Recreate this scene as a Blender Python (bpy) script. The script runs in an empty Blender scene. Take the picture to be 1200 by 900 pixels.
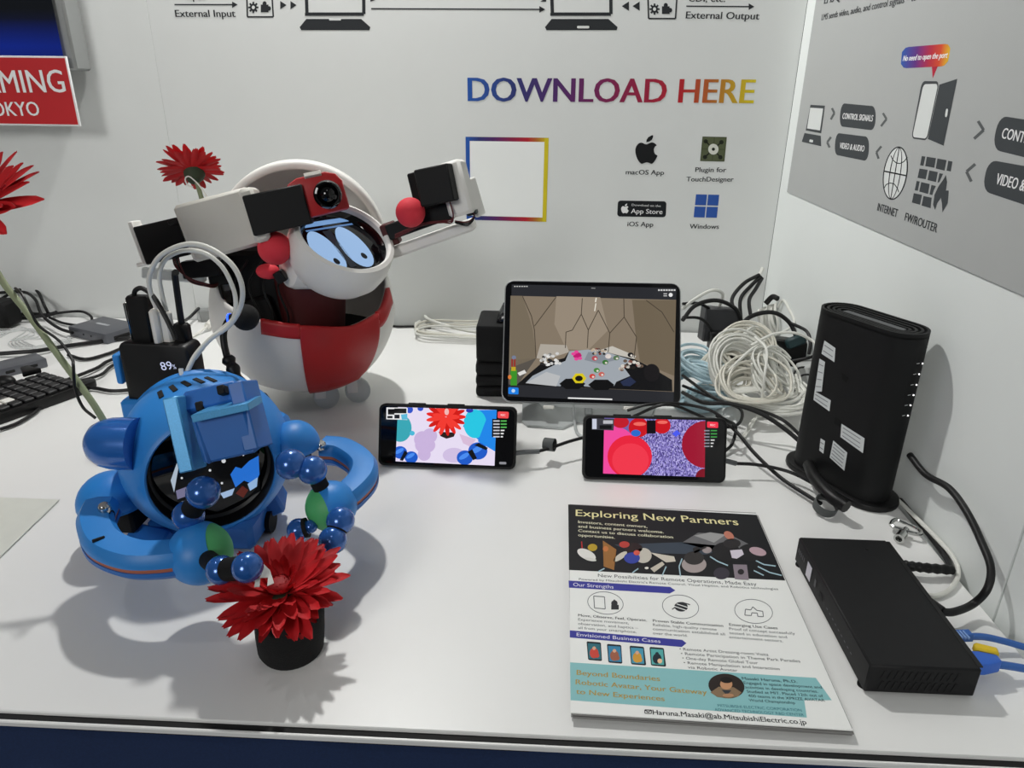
import bpy, bmesh, math, random
import numpy as np
from mathutils import Vector, Matrix, Euler
from mathutils.geometry import tessellate_polygon
random.seed(7)
S_ = bpy.context.scene
COL = S_.collection

# ---------------------------------------------------------------- camera
CAM_P = Vector((-.4309, -1.3905, .4499))
CAM_R = Euler((1.1798, -.0107, .0473), 'XYZ')
FPX = 845.25
cd = bpy.data.cameras.new('camera'); cam = bpy.data.objects.new('camera', cd); COL.objects.link(cam)
cam.location = CAM_P; cam.rotation_euler = CAM_R
cd.sensor_width = 36; cd.lens = FPX/1200*36; cd.clip_start = .01
S_.camera = cam
# ---------------------------------------------------------------- world
w = bpy.data.worlds.new('hall'); S_.world = w; w.use_nodes = True
bg = w.node_tree.nodes['Background']; bg.inputs[0].default_value = (.93, .97, 1, 1); bg.inputs[1].default_value = .09
# ---------------------------------------------------------------- booth spotlights above the wall tops, and an added fill lamp
def lamp(name, loc, target, power, rad, col=(1, .995, .97), cone=95):
    l = bpy.data.lights.new(name, 'SPOT'); l.energy = power; l.shadow_soft_size = rad; l.color = col
    l.spot_size = math.radians(cone); l.spot_blend = .5
    o = bpy.data.objects.new(name, l); COL.objects.link(o); o.location = loc
    o.rotation_euler = (Vector(target)-Vector(loc)).to_track_quat('-Z', 'Y').to_euler()
lamp('spotlight_wall_top', (-.78, -.13, 1.28), (-.65, -.55, 0), 40, .03, cone=130)
lamp('spotlight_aisle', (-.55, -1.75, 2.2), (-.55, -.3, .05), 4, .06)
lamp('hall_fill_light', (-2.4, -5.6, 2.35), (-.4, 0, .3), 380, .9, cone=42)  # fill lamp added out of view to brighten the walls softly
lamp('spotlight_side', (-1.75, -.75, 2.0), (-.5, -.6, 0), 7, .05)
S_.view_settings.view_transform = 'Standard'; S_.view_settings.look = 'None'
S_.view_settings.exposure = 0.0; S_.view_settings.gamma = 1; S_.view_settings.use_curve_mapping = False

# ---------------------------------------------------------------- pixel rays (a pixel gives a direction; distance comes from a plane)
RM = CAM_R.to_matrix()
def ray(px, py): return RM @ Vector(((px-600)/FPX, -(py-450)/FPX, -1))
def T(px, py, z=0): d = ray(px, py); return CAM_P + d*((z-CAM_P.z)/d.z)
def W(px, py, y=0): d = ray(px, py); return CAM_P + d*((y-CAM_P.y)/d.y)
def XW(px, py, x=0): d = ray(px, py); return CAM_P + d*((x-CAM_P.x)/d.x)
def depth(P): return -((RM.transposed() @ (P-CAM_P)).z)
def S(px, P): return px*depth(P)/FPX
def camdir(x, y, z): return (RM @ Vector((x, y, z))).normalized()

# ---------------------------------------------------------------- materials
def lin(c):
    if isinstance(c, str): c = tuple(int(c[i:i+2], 16) for i in (0, 2, 4))
    return tuple((v/255/12.92 if v/255 <= .04045 else ((v/255+.055)/1.055)**2.4) for v in c)
MATS = {}
def mat(name, c, rough=.5, metal=0, spec=.5, noise=0, nscale=60, bump=0, bscale=300, alpha=1, trans=0, emit=0, coat=0, aniso=0):
    if name in MATS: return MATS[name]
    m = bpy.data.materials.new(name); m.use_nodes = True; nt = m.node_tree; N = nt.nodes; L = nt.links
    b = N['Principled BSDF']; col = lin(c)+(1,)
    b.inputs['Base Color'].default_value = col; b.inputs['Roughness'].default_value = rough
    b.inputs['Metallic'].default_value = metal; b.inputs['Specular IOR Level'].default_value = spec
    b.inputs['Coat Weight'].default_value = coat; b.inputs['Coat Roughness'].default_value = .1
    b.inputs['Transmission Weight'].default_value = trans; b.inputs['Alpha'].default_value = alpha
    if emit: b.inputs['Emission Color'].default_value = col; b.inputs['Emission Strength'].default_value = emit
    tc = N.new('ShaderNodeTexCoord')
    if noise or not bump:
        n = N.new('ShaderNodeTexNoise'); n.inputs['Scale'].default_value = nscale; n.inputs['Detail'].default_value = 4
        L.new(tc.outputs['Object'], n.inputs['Vector'])
        mx = N.new('ShaderNodeMix'); mx.data_type = 'RGBA'
        k = noise or .04
        mx.inputs[6].default_value = tuple(v*(1-k) for v in col[:3])+(1,); mx.inputs[7].default_value = tuple(min(1, v*(1+k)) for v in col[:3])+(1,)
        L.new(n.outputs['Fac'], mx.inputs[0]); L.new(mx.outputs[2], b.inputs['Base Color'])
    if bump:
        n2 = N.new('ShaderNodeTexNoise'); n2.inputs['Scale'].default_value = bscale; n2.inputs['Detail'].default_value = 3
        L.new(tc.outputs['Object'], n2.inputs['Vector'])
        bp = N.new('ShaderNodeBump'); bp.inputs['Strength'].default_value = bump; bp.inputs['Distance'].default_value = .001
        L.new(n2.outputs['Fac'], bp.inputs['Height']); L.new(bp.outputs[0], b.inputs['Normal'])
    MATS[name] = m; return m
def attr_mat(name, emit=0, rough=.6):
    m = bpy.data.materials.new(name); m.use_nodes = True; nt = m.node_tree; b = nt.nodes['Principled BSDF']
    a = nt.nodes.new('ShaderNodeAttribute'); a.attribute_name = 'Ink'
    b.inputs['Roughness'].default_value = rough; b.inputs['Specular IOR Level'].default_value = .25
    if emit:
        b.inputs['Base Color'].default_value = (.005, .005, .005, 1); b.inputs['Roughness'].default_value = .08
        nt.links.new(a.outputs['Color'], b.inputs['Emission Color']); b.inputs['Emission Strength'].default_value = emit
    else: nt.links.new(a.outputs['Color'], b.inputs['Base Color'])
    return m
PRINT = attr_mat('printed_ink'); SCREEN = attr_mat('lit_screen', 1.0); SCREEN_DIM = attr_mat('lit_tablet_screen', .85); EYES = attr_mat('lit_eyes_and_face', .8)

# ---------------------------------------------------------------- object helpers
WM = {}
def frame(O, ex, ey, ez):
    return Matrix(((ex[0], ey[0], ez[0], O[0]), (ex[1], ey[1], ez[1], O[1]), (ex[2], ey[2], ez[2], O[2]), (0, 0, 0, 1)))
def put(o, mw, parent=None):
    COL.objects.link(o); WM[o.name] = mw.copy()
    if parent is not None:
        o.parent = parent; o.matrix_local = WM[parent.name].inverted() @ mw
    else: o.matrix_local = mw
    return o
def tag(o, label=None, cat=None, group=None, kind=None):
    if label: o['label'] = label
    if cat: o['category'] = cat
    if group: o['group'] = group
    if kind: o['kind'] = kind
    return o
def thing(name, loc, label, cat, group=None):
    return tag(put(bpy.data.objects.new(name, None), Matrix.Translation(loc)), label, cat, group)
def share(name, me, mw, parent=None): return put(bpy.data.objects.new(name, me), mw, parent)

def spline(pts, n=8, closed=False):
    P = [Vector(p) for p in pts]; m = len(P); out = []
    if m == 2: return [P[0].lerp(P[1], i/n) for i in range(n+1)]
    for i in range(m if closed else m-1):
        g = (lambda j: P[j % m]) if closed else (lambda j: P[max(0, min(m-1, j))])
        a, b, c, d = g(i-1), g(i), g(i+1), g(i+2)
        if not closed:
            if i == 0: a = b*2-c
            if i == m-2: d = c*2-b
        for k in range(n):
            t = k/n
            out.append(.5*((2*b)+(c-a)*t+(2*a-5*b+4*c-d)*t*t+(3*b-a-3*c+d)*t**3))
    if not closed: out.append(P[-1])
    return out

class B:
    def __init__(s): s.v = []; s.f = []
    def raw(s, v, f, M=None):
        n = len(s.v)
        s.v += [(M @ Vector(p)) if M is not None else Vector(p) for p in v]; s.f += [tuple(n+i for i in q) for q in f]; return s
    def bm(s, bm, M=None):
        bm.verts.index_update(); s.raw([v.co.copy() for v in bm.verts], [[v.index for v in f.verts] for f in bm.faces], M); bm.free(); return s
    def _bev(s, bm, bev, seg, ang=30):
        if bev > 0:
            es = [e for e in bm.edges if len(e.link_faces) == 2 and e.calc_face_angle(0) > math.radians(ang)]
            bmesh.ops.bevel(bm, geom=es, offset=bev, segments=seg, affect='EDGES', profile=.5, clamp_overlap=True)
    def box(s, M, sx, sy, sz, bev=0, seg=1):
        bm = bmesh.new(); bmesh.ops.create_cube(bm, size=1); bmesh.ops.scale(bm, vec=(sx, sy, sz), verts=bm.verts); s._bev(bm, bev, seg); return s.bm(bm, M)
    def prism(s, M, pts, z0, z1, bev=0, seg=2):
        bm = bmesh.new(); a = [bm.verts.new((p[0], p[1], z0)) for p in pts]; b = [bm.verts.new((p[0], p[1], z1)) for p in pts]; n = len(pts)
        bm.faces.new(a[::-1]); bm.faces.new(b)
        for i in range(n): bm.faces.new((a[i], a[(i+1) % n], b[(i+1) % n], b[i]))
        bmesh.ops.recalc_face_normals(bm, faces=bm.faces); s._bev(bm, bev, seg, 50); return s.bm(bm, M)
    def slab(s, M, w, h, d, rad, bev=0, seg=2, cs=5):      # rounded rectangle, front face at local z=0, body behind
        return s.prism(M, rrect(w, h, rad, cs), -d, 0, bev, seg)
    def lathe(s, M, prof, seg=32, a0=0, a1=360):
        full = abs(a1-a0) >= 360; n = seg if full else seg+1; v = []; f = []
        for r, z in prof:
            for i in range(n):
                a = math.radians(a0+(a1-a0)*i/seg); v.append((r*math.cos(a), r*math.sin(a), z))
        for j in range(len(prof)-1):
            for i in range(seg):
                k = (i+1) % n; q = (j*n+i, j*n+k, (j+1)*n+k, (j+1)*n+i); f.append(q)
        return s.raw(v, f, M)
    def cyl(s, p0, p1, r0, r1=None, seg=16):
        p0, p1 = Vector(p0), Vector(p1); r1 = r0 if r1 is None else r1; z = p1-p0; L = z.length
        q = z.to_track_quat('Z', 'Y').to_matrix().to_4x4(); M = Matrix.Translation(p0) @ q
        return s.lathe(M, [(0, 0), (r0, 0), (r1, L), (0, L)], seg)
    def sph(s, c, r, M=None, seg=24, h0=-90, h1=90):
        if not hasattr(r, '__len__'): r = (r, r, r)
        MM = Matrix.Translation(c) @ (M.to_4x4() if M is not None else Matrix()) @ Matrix.Diagonal((*r, 1))
        n = max(3, int(seg/2*(h1-h0)/180))
        return s.lathe(MM, [(math.cos(math.radians(h0+(h1-h0)*i/n)), math.sin(math.radians(h0+(h1-h0)*i/n))) for i in range(n+1)], seg)
    def tube(s, pts, r, seg=8, sm=8, closed=False, smooth=True, taper=None):
        P = spline(pts, sm, closed) if smooth else [Vector(p) for p in pts]
        n = len(P); v = []; f = []; u = None
        for i in range(n):
            t = (P[(i+1) % n]-P[i-1]) if closed else (P[min(n-1, i+1)]-P[max(0, i-1)])
            t = t.normalized() if t.length > 1e-9 else Vector((0, 0, 1))
            if u is None: u = t.orthogonal().normalized()
            u = (u-t*u.dot(t)); u = u.normalized() if u.length > 1e-6 else t.orthogonal().normalized(); w_ = t.cross(u)
            rr = r if taper is None else r*taper(i/(n-1))
            for k in range(seg):
                a = 2*math.pi*k/seg; v.append(P[i]+u*(rr*math.cos(a))+w_*(rr*math.sin(a)))
        for i in range(n if closed else n-1):
            for k in range(seg):
                j = (i+1) % n; l = (k+1) % seg; f.append((i*seg+k, i*seg+l, j*seg+l, j*seg+k))
        if not closed: f.append(tuple(range(seg))[::-1]); f.append(tuple((n-1)*seg+k for k in range(seg)))
        return s.raw(v, f)
    def sweep(s, pts, sec, up=Vector((0, 0, 1)), sm=8):     # closed 2D section along a path, y of the section is up
        P = spline(pts, sm); n = len(P); m = len(sec); v = []; f = []
        for i in range(n):
            t = (P[min(n-1, i+1)]-P[max(0, i-1)]).normalized(); sd = t.cross(up).normalized(); u2 = sd.cross(t)
            v += [P[i]+sd*a+u2*b for a, b in sec]
        for i in range(n-1):
            for k in range(m):
                l = (k+1) % m; f.append((i*m+k, i*m+l, (i+1)*m+l, (i+1)*m+k))
        f.append(tuple(range(m))); f.append(tuple((n-1)*m+k for k in range(m))[::-1])
        return s.raw(v, f)
    def mesh(s, name, m, sharp=38):
        vs = s.v; me = bpy.data.meshes.new(name); me.from_pydata(vs, [], s.f)
        bm = bmesh.new(); bm.from_mesh(me); bmesh.ops.remove_doubles(bm, verts=bm.verts, dist=1e-6); bmesh.ops.recalc_face_normals(bm, faces=bm.faces); bm.to_mesh(me); bm.free()
        me.polygons.foreach_set('use_smooth', [True]*len(me.polygons)); me.set_sharp_from_angle(angle=math.radians(sharp))
        me.materials.append(m); return me
    def obj(s, name, m, parent=None, label=None, cat=None, group=None, kind=None, sharp=38, solid=0, base=True):
        xs = np.array([tuple(p) for p in s.v]); c = (xs.min(0)+xs.max(0))/2
        if base and parent is None: c[2] = xs[:, 2].min()
        c = Vector(c); s.v = [p-c for p in s.v]
        o = put(bpy.data.objects.new(name, s.mesh(name, m, sharp)), Matrix.Translation(c), parent)
        if solid: md = o.modifiers.new('shell', 'SOLIDIFY'); md.thickness = abs(solid); md.offset = -1 if solid > 0 else 1
        return tag(o, label, cat, group, kind)

def rrect(w, h, r, cs=5):
    out = []
    for cx, cy, a0 in ((w/2-r, h/2-r, 0), (-w/2+r, h/2-r, 90), (-w/2+r, -h/2+r, 180), (w/2-r, -h/2+r, 270)):
        for i in range(cs+1):
            a = math.radians(a0+90*i/cs); out.append((cx+r*math.cos(a), cy+r*math.sin(a)))
    return out
def quadframe(TL, TR, BR, BL):
    O = (TL+TR+BR+BL)/4; ex = ((TR-TL)+(BR-BL)).normalized(); e0 = (TL-BL)+(TR-BR); n = ex.cross(e0).normalized(); ey = n.cross(ex)
    return frame(O, ex, ey, n), ((TR-TL).length+(BR-BL).length)/2, (e0.length/2)
def wfr(O, ang=0, yaw=0, pitch=0):     # upright frame facing the aisle: local x right, y up, z out
    M = Matrix.Translation(O) @ Matrix.Rotation(math.radians(yaw), 4, 'Z') @ Matrix.Rotation(math.radians(90), 4, 'X')
    return M @ Matrix.Rotation(math.radians(ang), 4, 'Z') @ Matrix.Rotation(math.radians(pitch), 4, 'X')
def axisframe(O, n, up=Vector((0, 0, 1))):
    n = n.normalized(); ex = up.cross(n).normalized(); return frame(O, ex, n.cross(ex), n)

# ---------------------------------------------------------------- flat print: polygons and lettering lying in a plane
TXT = {}
def textmesh(body, bold=0., shear=0.):
    k = (body, bold, shear)
    if k in TXT: return TXT[k]
    cu = bpy.data.curves.new('t', 'FONT'); cu.body = body; cu.size = 1; cu.resolution_u = 3; cu.shear = shear; cu.fill_mode = 'FRONT'
    o = bpy.data.objects.new('t', cu); COL.objects.link(o); bpy.context.view_layer.update()
    me = o.to_mesh(); v = np.array([(p.co.x, p.co.y) for p in me.vertices]); f = [tuple(p.vertices) for p in me.polygons]; o.to_mesh_clear()
    bpy.data.objects.remove(o); bpy.data.curves.remove(cu)
    TXT[k] = (v, f); return TXT[k]
CAPH = textmesh('H')[0][:, 1].max()
class Pic:
    def __init__(s, M, zp=None, lift=.0003):
        s.M = M; s.I = M.inverted(); s.v = []; s.f = []; s.c = []; s.lift = lift; s.zp = zp or (0, 0, 1, 1)
        s.n = M.to_3x3() @ Vector((0, 0, 1)); s.O = M.translation
    def uv(s, x, y):
        px, py = s.zp[0]+x*s.zp[2], s.zp[1]+y*s.zp[3]; d = ray(px, py)
        P = CAM_P + d*((s.O-CAM_P).dot(s.n)/d.dot(s.n)); q = s.I @ P; return (q.x, q.y)
    clip = None
    def setclip(s, quad):
        q = [s.uv(*a) for a in quad]; ar = sum(a[0]*b[1]-b[0]*a[1] for a, b in zip(q, q[1:]+q[:1])); s.clip = q if ar > 0 else q[::-1]; return s
    def local(s, pts, col, lay=0):
        if s.clip and not isinstance(col, list):
            for a, b in zip(s.clip, s.clip[1:]+s.clip[:1]):
                sd = lambda p_: (b[0]-a[0])*(p_[1]-a[1])-(b[1]-a[1])*(p_[0]-a[0]); out = []
                for p0, p1 in zip(pts, pts[1:]+pts[:1]):
                    d0, d1 = sd(p0), sd(p1)
                    if d0 >= 0: out.append(p0)
                    if d0*d1 < 0: t = d0/(d0-d1); out.append((p0[0]+(p1[0]-p0[0])*t, p0[1]+(p1[1]-p0[1])*t))
                pts = out
                if len(pts) < 3: return s
        n = len(s.v); s.v += [(a, b, s.lift*(1+lay)) for a, b in pts]; s.f.append(tuple(range(n, n+len(pts))))
        s.c.append(col if isinstance(col, list) else [lin(col)]*len(pts)); return s
    def poly(s, pts, col, lay=0): return s.local([s.uv(*p) for p in pts], col, lay)
    def rect(s, x0, y0, x1, y1, col, lay=0): return s.poly([(x0, y0), (x1, y0), (x1, y1), (x0, y1)], col, lay)
    def ell(s, cx, cy, rx, ry, col, lay=0, rot=0, n=28, a0=0, a1=360):
        c, q = math.cos(math.radians(rot)), math.sin(math.radians(rot)); pts = []
        for i in range(n):
            a = math.radians(a0+(a1-a0)*i/(n if a1-a0 == 360 else n-1)); x, y = rx*math.cos(a), ry*math.sin(a); pts.append((cx+x*c-y*q, cy+x*q+y*c))
        return s.poly(pts, col, lay)
    def ring(s, cx, cy, rx, ry, wd, col, lay=0, n=36, rot=0):
        c, q = math.cos(math.radians(rot)), math.sin(math.radians(rot))
        P = lambda a, k: (cx+(rx-k)*math.cos(a)*c-(ry-k)*math.sin(a)*q, cy+(rx-k)*math.cos(a)*q+(ry-k)*math.sin(a)*c)
        for i in range(n):
            a, b = 2*math.pi*i/n, 2*math.pi*(i+1)/n; s.poly([P(a, 0), P(b, 0), P(b, wd), P(a, wd)], col, lay)
        return s
    def line(s, pts, wd, col, lay=0):
        for (x0, y0), (x1, y1) in zip(pts, pts[1:]):
            L = math.hypot(x1-x0, y1-y0) or 1; nx, ny = -(y1-y0)/L*wd/2, (x1-x0)/L*wd/2
            s.poly([(x0+nx, y0+ny), (x1+nx, y1+ny), (x1-nx, y1-ny), (x0-nx, y0-ny)], col, lay)
        return s
    def rr(s, quad, rad, col, lay=0, n=5):           # rounded quad given by 4 pixel corners TL TR BR BL, rad as fraction of height (x) and width scaled
        q = [Vector(s.uv(*p)) for p in quad]; w_ = ((q[1]-q[0]).length+(q[2]-q[3]).length)/2; h_ = ((q[3]-q[0]).length+(q[2]-q[1]).length)/2
        r = rad*min(w_, h_); out = []
        for a, b in rrect(w_, h_, r, n):
            u, t = a/w_+.5, b/h_+.5; p = q[3].lerp(q[2], u).lerp(q[0].lerp(q[1], u), t); out.append((p.x, p.y))
        return s.local(out, col, lay)
    def text(s, body, p0, p1, hp, col, lay=1, bold=0., shear=0.):    # baseline from p0 to p1 in pixels, capital height hp
        if bold > 0:
            dv = Vector((p1[0]-p0[0], p1[1]-p0[1])).normalized()*(bold*hp/CAPH*1.6)
            for q, sg in enumerate((-1, 1)): s.text(body, (p0[0]+dv.x*sg, p0[1]+dv.y*sg), (p1[0]+dv.x*sg, p1[1]+dv.y*sg), hp, col, lay+.04*(q+1), 0, shear)
        v, f = textmesh(body, 0., shear); a = Vector(s.uv(*p0)); b = Vector(s.uv(*p1)); t = (b-a); Lw = t.length; t = t/Lw; nn = Vector((-t.y, t.x))
        if nn.dot(Vector(s.uv(p0[0], p0[1]-10))-a) < 0: nn = -nn
        hc = (Vector(s.uv((p0[0]+p1[0])/2, (p0[1]+p1[1])/2-hp))-Vector(s.uv((p0[0]+p1[0])/2, (p0[1]+p1[1])/2))).length
        x0, x1 = v[:, 0].min(), v[:, 0].max(); n = len(s.v); fx = (v[:, 0]-x0)/(x1-x0)
        s.v += [(*(a+t*(Lw*fx[i])+nn*(hc*v[i, 1]/CAPH)), s.lift*(1+lay)) for i in range(len(v))]
        for q in f:
            s.f.append(tuple(n+i for i in q)); s.c.append([col(fx[i]) for i in q] if callable(col) else [lin(col)]*len(q))
        return s
    def build(s, name, parent, m=PRINT, label=None):
        xs = np.array([p[:2] for p in s.v]); c = xs.mean(0)
        me = bpy.data.meshes.new(name); me.from_pydata([(p[0]-c[0], p[1]-c[1], p[2]) for p in s.v], [], s.f)
        at = me.color_attributes.new('Ink', 'FLOAT_COLOR', 'CORNER'); me.update()
        flat = [k for q in s.c for cc in q for k in (cc[0], cc[1], cc[2], 1.)]; at.data.foreach_set('color', flat)
        bm = bmesh.new(); bm.from_mesh(me)
        fl = [f for f in bm.faces if f.normal.z < 0]; bmesh.ops.reverse_faces(bm, faces=fl); bm.to_mesh(me); bm.free()
        me.materials.append(m); return tag(put(bpy.data.objects.new(name, me), s.M @ Matrix.Translation((c[0], c[1], 0)), parent), label)
def grad(stops):
    st = [(t, lin(c)) for t, c in stops]
    def g(t):
        for (a, ca), (b, cb) in zip(st, st[1:]):
            if t <= b: k = max(0, (t-a)/(b-a)); return tuple(ca[i]+(cb[i]-ca[i])*k for i in range(3))
        return st[-1][1]
    return g
RAINBOW = grad([(0, '2456a8'), (.16, '2c3470'), (.35, '542463'), (.55, '8a1c46'), (.75, 'b5202a'), (.86, 'b0662a'), (1, 'd2c020')])
def cable(name, pts, r, m, label, cat='cable', group=None, seg=8, sm=8, parent=None):
    P = [p if isinstance(p, Vector) else (W(p[0], p[1], p[3]) if len(p) == 4 else T(*p)) for p in pts]
    P = [Vector((min(q.x, -r-.0005), q.y, max(q.z, r+.0004))) for q in P]
    return B().tube(P, r, seg, sm).obj(name, m, parent, label, None if parent else cat, group)
# ================================================================ SETTING
M_wall = mat('wall_laminate_grey', 'dbdddb', .55, bump=.05, bscale=900, noise=.02, nscale=15)
M_wallw = mat('wall_laminate_white', 'e4e8e6', .45, bump=.03, bscale=800, noise=.015, nscale=12)
M_dark = mat('dark_gap', '0a0a0c', .8)
M_table = mat('white_table_laminate', 'ececea', .38, noise=.02, nscale=9, bump=.02, bscale=600)
M_navy = mat('navy_cloth', '13294f', .9, noise=.25, nscale=500, bump=.4, bscale=900)
INK = '282b2e'

floor = B().box(Matrix.Translation((-1.2, -1.6, -.76)), 5, 5, .02).obj('floor', M_navy, kind='structure')
wall_b = B().box(Matrix.Translation((-1.25, .031, .42)), 2.6, .04, 2.36).obj('wall_back', M_dark, kind='structure')
wxa, wxs, wxb = -2.5, -1.139, 0.0
B().box(Matrix.Translation(((wxa+wxs)/2, .005, .5)), wxs-wxa-.0003, .01, 2.2, .0003, 1).obj('wall_panel', M_wall, wall_b)
B().box(Matrix.Translation(((wxs+wxb)/2, .0052, .5)), wxb-wxs-.0003, .01, 2.2, .0003, 1).obj('wall_panel', M_wall, wall_b)
wall_r = B().box(Matrix.Translation((.035, -.85, .42)), .04, 1.7, 2.36).obj('wall_right', M_dark, kind='structure')
ys = -.8275
for y0, y1 in ((0, ys+.001), (ys-.001, -1.7)):
    B().box(Matrix.Translation((.0072, (y0+y1)/2, .5)), .014, abs(y1-y0), 2.2, .0006, 1).obj('wall_panel', M_wallw, wall_r)
M_gp = mat('grey_poster_print', 'acaead', .5, noise=.02, nscale=20)
pz = .2815
B().box(Matrix.Translation((-.0008, (-.048-1.5)/2, (pz+1.2)/2)), .0016, 1.5-.048, 1.2-pz, .0003, 1).obj('graphic_panel', M_gp, wall_r, 'grey printed graphic panel')
# ---------------- counter
tb = thing('exhibition_counter', (-1.25, -.5, -.75), 'white laminate exhibition counter with navy cloth skirt', 'counter')
B().box(Matrix.Translation((-1.2535, -.497, -.0125)), 2.49, .986, .025, .001, 1).obj('table_top', M_table, tb)
B().box(Matrix.Translation((-1.2535, -.9935, -.006)), 2.49, .007, .006).obj('edge_groove', M_dark, tb)
B().box(Matrix.Translation((-1.2535, -.9985, -.003)), 2.49, .003, .005, .0008, 1).obj('edge_trim', M_table, tb)
sk = B()
n = 120; pts = [(-2.49+2.49*i/n, -.9942+.0012*math.sin(i*1.3)+.001*math.sin(i*.61)) for i in range(n+1)]
sk.raw([(x, y, -.0055) for x, y in pts]+[(x, y*1.0, -.749) for x, y in pts], [(i, i+1, n+2+i, n+1+i) for i in range(n)])
sk.obj('skirt', M_navy, tb, solid=.002)
B().box(Matrix.Translation((-1.25, -.03, -.3875)), 2.4, .03, .72).obj('back_support', M_navy, tb)

# ---------------- printed graphics on the back wall
WB = frame((0, 0, 0), (1, 0, 0), (0, 0, 1), (0, -1, 0))
def wb(zx, zy, k): return Pic(WB, (zx, zy, k, k), .00012)
p = wb(200, 0, .3)
p.line([(15, 18), (243, 18)], 5, INK); p.poly([(240, 6), (262, 18), (240, 31)], INK)
p.text('External Input', (20, 66), (254, 66), 27, INK, bold=.012)
p.text('Input', (60, -2), (135, -2), 27, INK, bold=.012)
p.build('lettering', wall_b, label='External Input lettering with an arrow')
def plugin_icon(p, o, flip=1):
    x0, x1 = o
    p.line([(x0+6, -60), (x0+10, 66), (x1, 66), (x1-8*flip, -60)], 6, INK)
    cx, cy = x0+33, 29
    for k in range(8):
        a = math.radians(45*k); p.line([(cx, cy), (cx+20*math.cos(a), cy+22*math.sin(a))], 7, INK)
    p.ell(cx, cy, 13, 15, INK, 1); p.ell(cx, cy, 6, 7, 'dbdddb', 2)
    b = x0+62; p.rect(b, 18, b+30, 48, INK); p.ell(b+15, 14, 8, 9, INK, 1); p.ell(b+32, 33, 8, 9, INK, 1)
plugin_icon(p := wb(200, 0, .3), (290, 401)); p.build('plugin_icon', wall_b)
p = wb(200, 0, .3)
p.poly([(428, 4), (453, 20), (428, 36)], INK); p.poly([(468, 4), (492, 20), (468, 36)], INK); p.build('double_arrow', wall_b)
def laptop_icon(p, x0, x1, slot):
    w_ = x1-x0; L = x0+.06*w_; R = x1-.1*w_
    p.line([(L, -200), (L+8, 55), (R, 55), (R-2, -200)], 13, INK); p.rect(L, 50, R, 62, INK, 1)
    p.poly([(x0+22, 74), (x1-38, 74), (x1-2, 106), (x1-6, 118), (x0+2, 118), (x0-4, 106)], INK)
    if slot: p.rr([(x0+.43*w_, 101), (x0+.6*w_, 101), (x0+.6*w_, 111), (x0+.43*w_, 111)], .45, 'dbdddb', 2)
    else: p.poly([(x0+.4*w_, 72), (x0+.58*w_, 72), (x0+.57*w_, 80), (x0+.41*w_, 80)], 'dbdddb', 2)
laptop_icon(p := wb(200, 0, .3), 508, 782, False); p.build('laptop_icon', wall_b)
laptop_icon(p := wb(560, 0, .3), 266, 548, True); p.build('laptop_icon', wall_b)
p = Pic(WB, None, .00012); p.line([(435, 10.2), (636, 11)], 1.6, INK); p.poly([(632, 7), (639, 11), (632, 15)], INK); p.poly([(434, -3), (440, 0), (434, 2)], INK)
p.poly([(633, 2), (640, -3), (640, 2)], INK); p.build('arrow_line', wall_b)
p = wb(560, 0, .3); p.poly([(562, 24), (590, 6), (590, 42)], INK); p.poly([(604, 24), (632, 6), (632, 42)], INK); p.build('double_arrow', wall_b)
plugin_icon(p := wb(560, 6/3, .3), (657, 772), -1); p.build('plugin_icon', wall_b)
p = wb(560, 0, .3); p.line([(814, 24), (1060, 26)], 5, INK); p.poly([(1058, 13), (1080, 26), (1058, 39)], INK)
p.text('External Output', (812, 72), (1098, 76), 27, INK, bold=.012); p.text('CDI, etc.', (822, 6), (965, 8), 27, INK, bold=.012)
p.build('lettering', wall_b, label='External Output lettering with an arrow')
p = wb(530, 70, .31667)
p.text('DOWNLOAD HERE', (60, 153), (1112, 161), 87, RAINBOW, bold=.014); p.build('lettering', wall_b, label='large rainbow DOWNLOAD HERE lettering')
# coloured square frame (its code is left out)
p = wb(530, 70, .31667)
F = [(49, 285), (357, 289), (348, 600), (53, 592)]; q = [Vector((*a, 0)) for a in F]
bi = lambda u, v: tuple(q[0].lerp(q[1], u).lerp(q[3].lerp(q[2], u), v))[:2]
nb = 24
for i in range(nb):
    a, b = i/nb, (i+1)/nb; ca, cb = RAINBOW(a), RAINBOW(b); k = .05
    for v0, v1 in ((0, k), (1-k, 1)): p.poly([bi(a, v0), bi(b, v0), bi(b, v1), bi(a, v1)], [ca, cb, cb, ca])
p.poly([bi(0, 0), bi(k, 0), bi(k, 1), bi(0, 1)], '2456a8', 1); p.poly([bi(1-k, 0), bi(1, 0), bi(1, 1), bi(1-k, 1)], 'd2c020', 1)
p.poly([bi(k, k), bi(1-k, k), bi(1-k, 1-k), bi(k, 1-k)], 'eff1ef'); p.build('code_frame', wall_b, label='rainbow bordered square print')
# app marks
p = wb(530, 70, .31667)
def apple(p, cx, cy, k, col, bgc):
    out = [(0, -24), (8, -27), (18, -31), (28, -29), (37, -21), (31, -15), (27, -5), (29, 7), (34, 14), (40, 18), (35, 30), (27, 42), (19, 48), (10, 45), (0, 43), (-10, 46), (-19, 48), (-28, 40), (-36, 26), (-41, 8), (-41, -8), (-36, -20), (-28, -28), (-18, -30), (-8, -26)]
    P = [(a.x, a.y) for a in spline([(x, y, 0) for x, y in out], 3, True)]
    p.poly([(cx+x*k, cy+y*k) for x, y in P], col, 1)
    p.poly([(cx+x*k, cy+y*k) for x, y in ((-1, -32), (0, -41), (6, -50), (18, -57), (24, -58), (24, -50), (19, -40), (10, -34))], col, 1)
apple(p, 719, 337, 1, '101214', None); p.text('macOS App', (642, 424), (783, 426), 17, INK, bold=.012); p.build('app_mark', wall_b, label='macOS App mark')
p = wb(530, 70, .31667)
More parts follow.
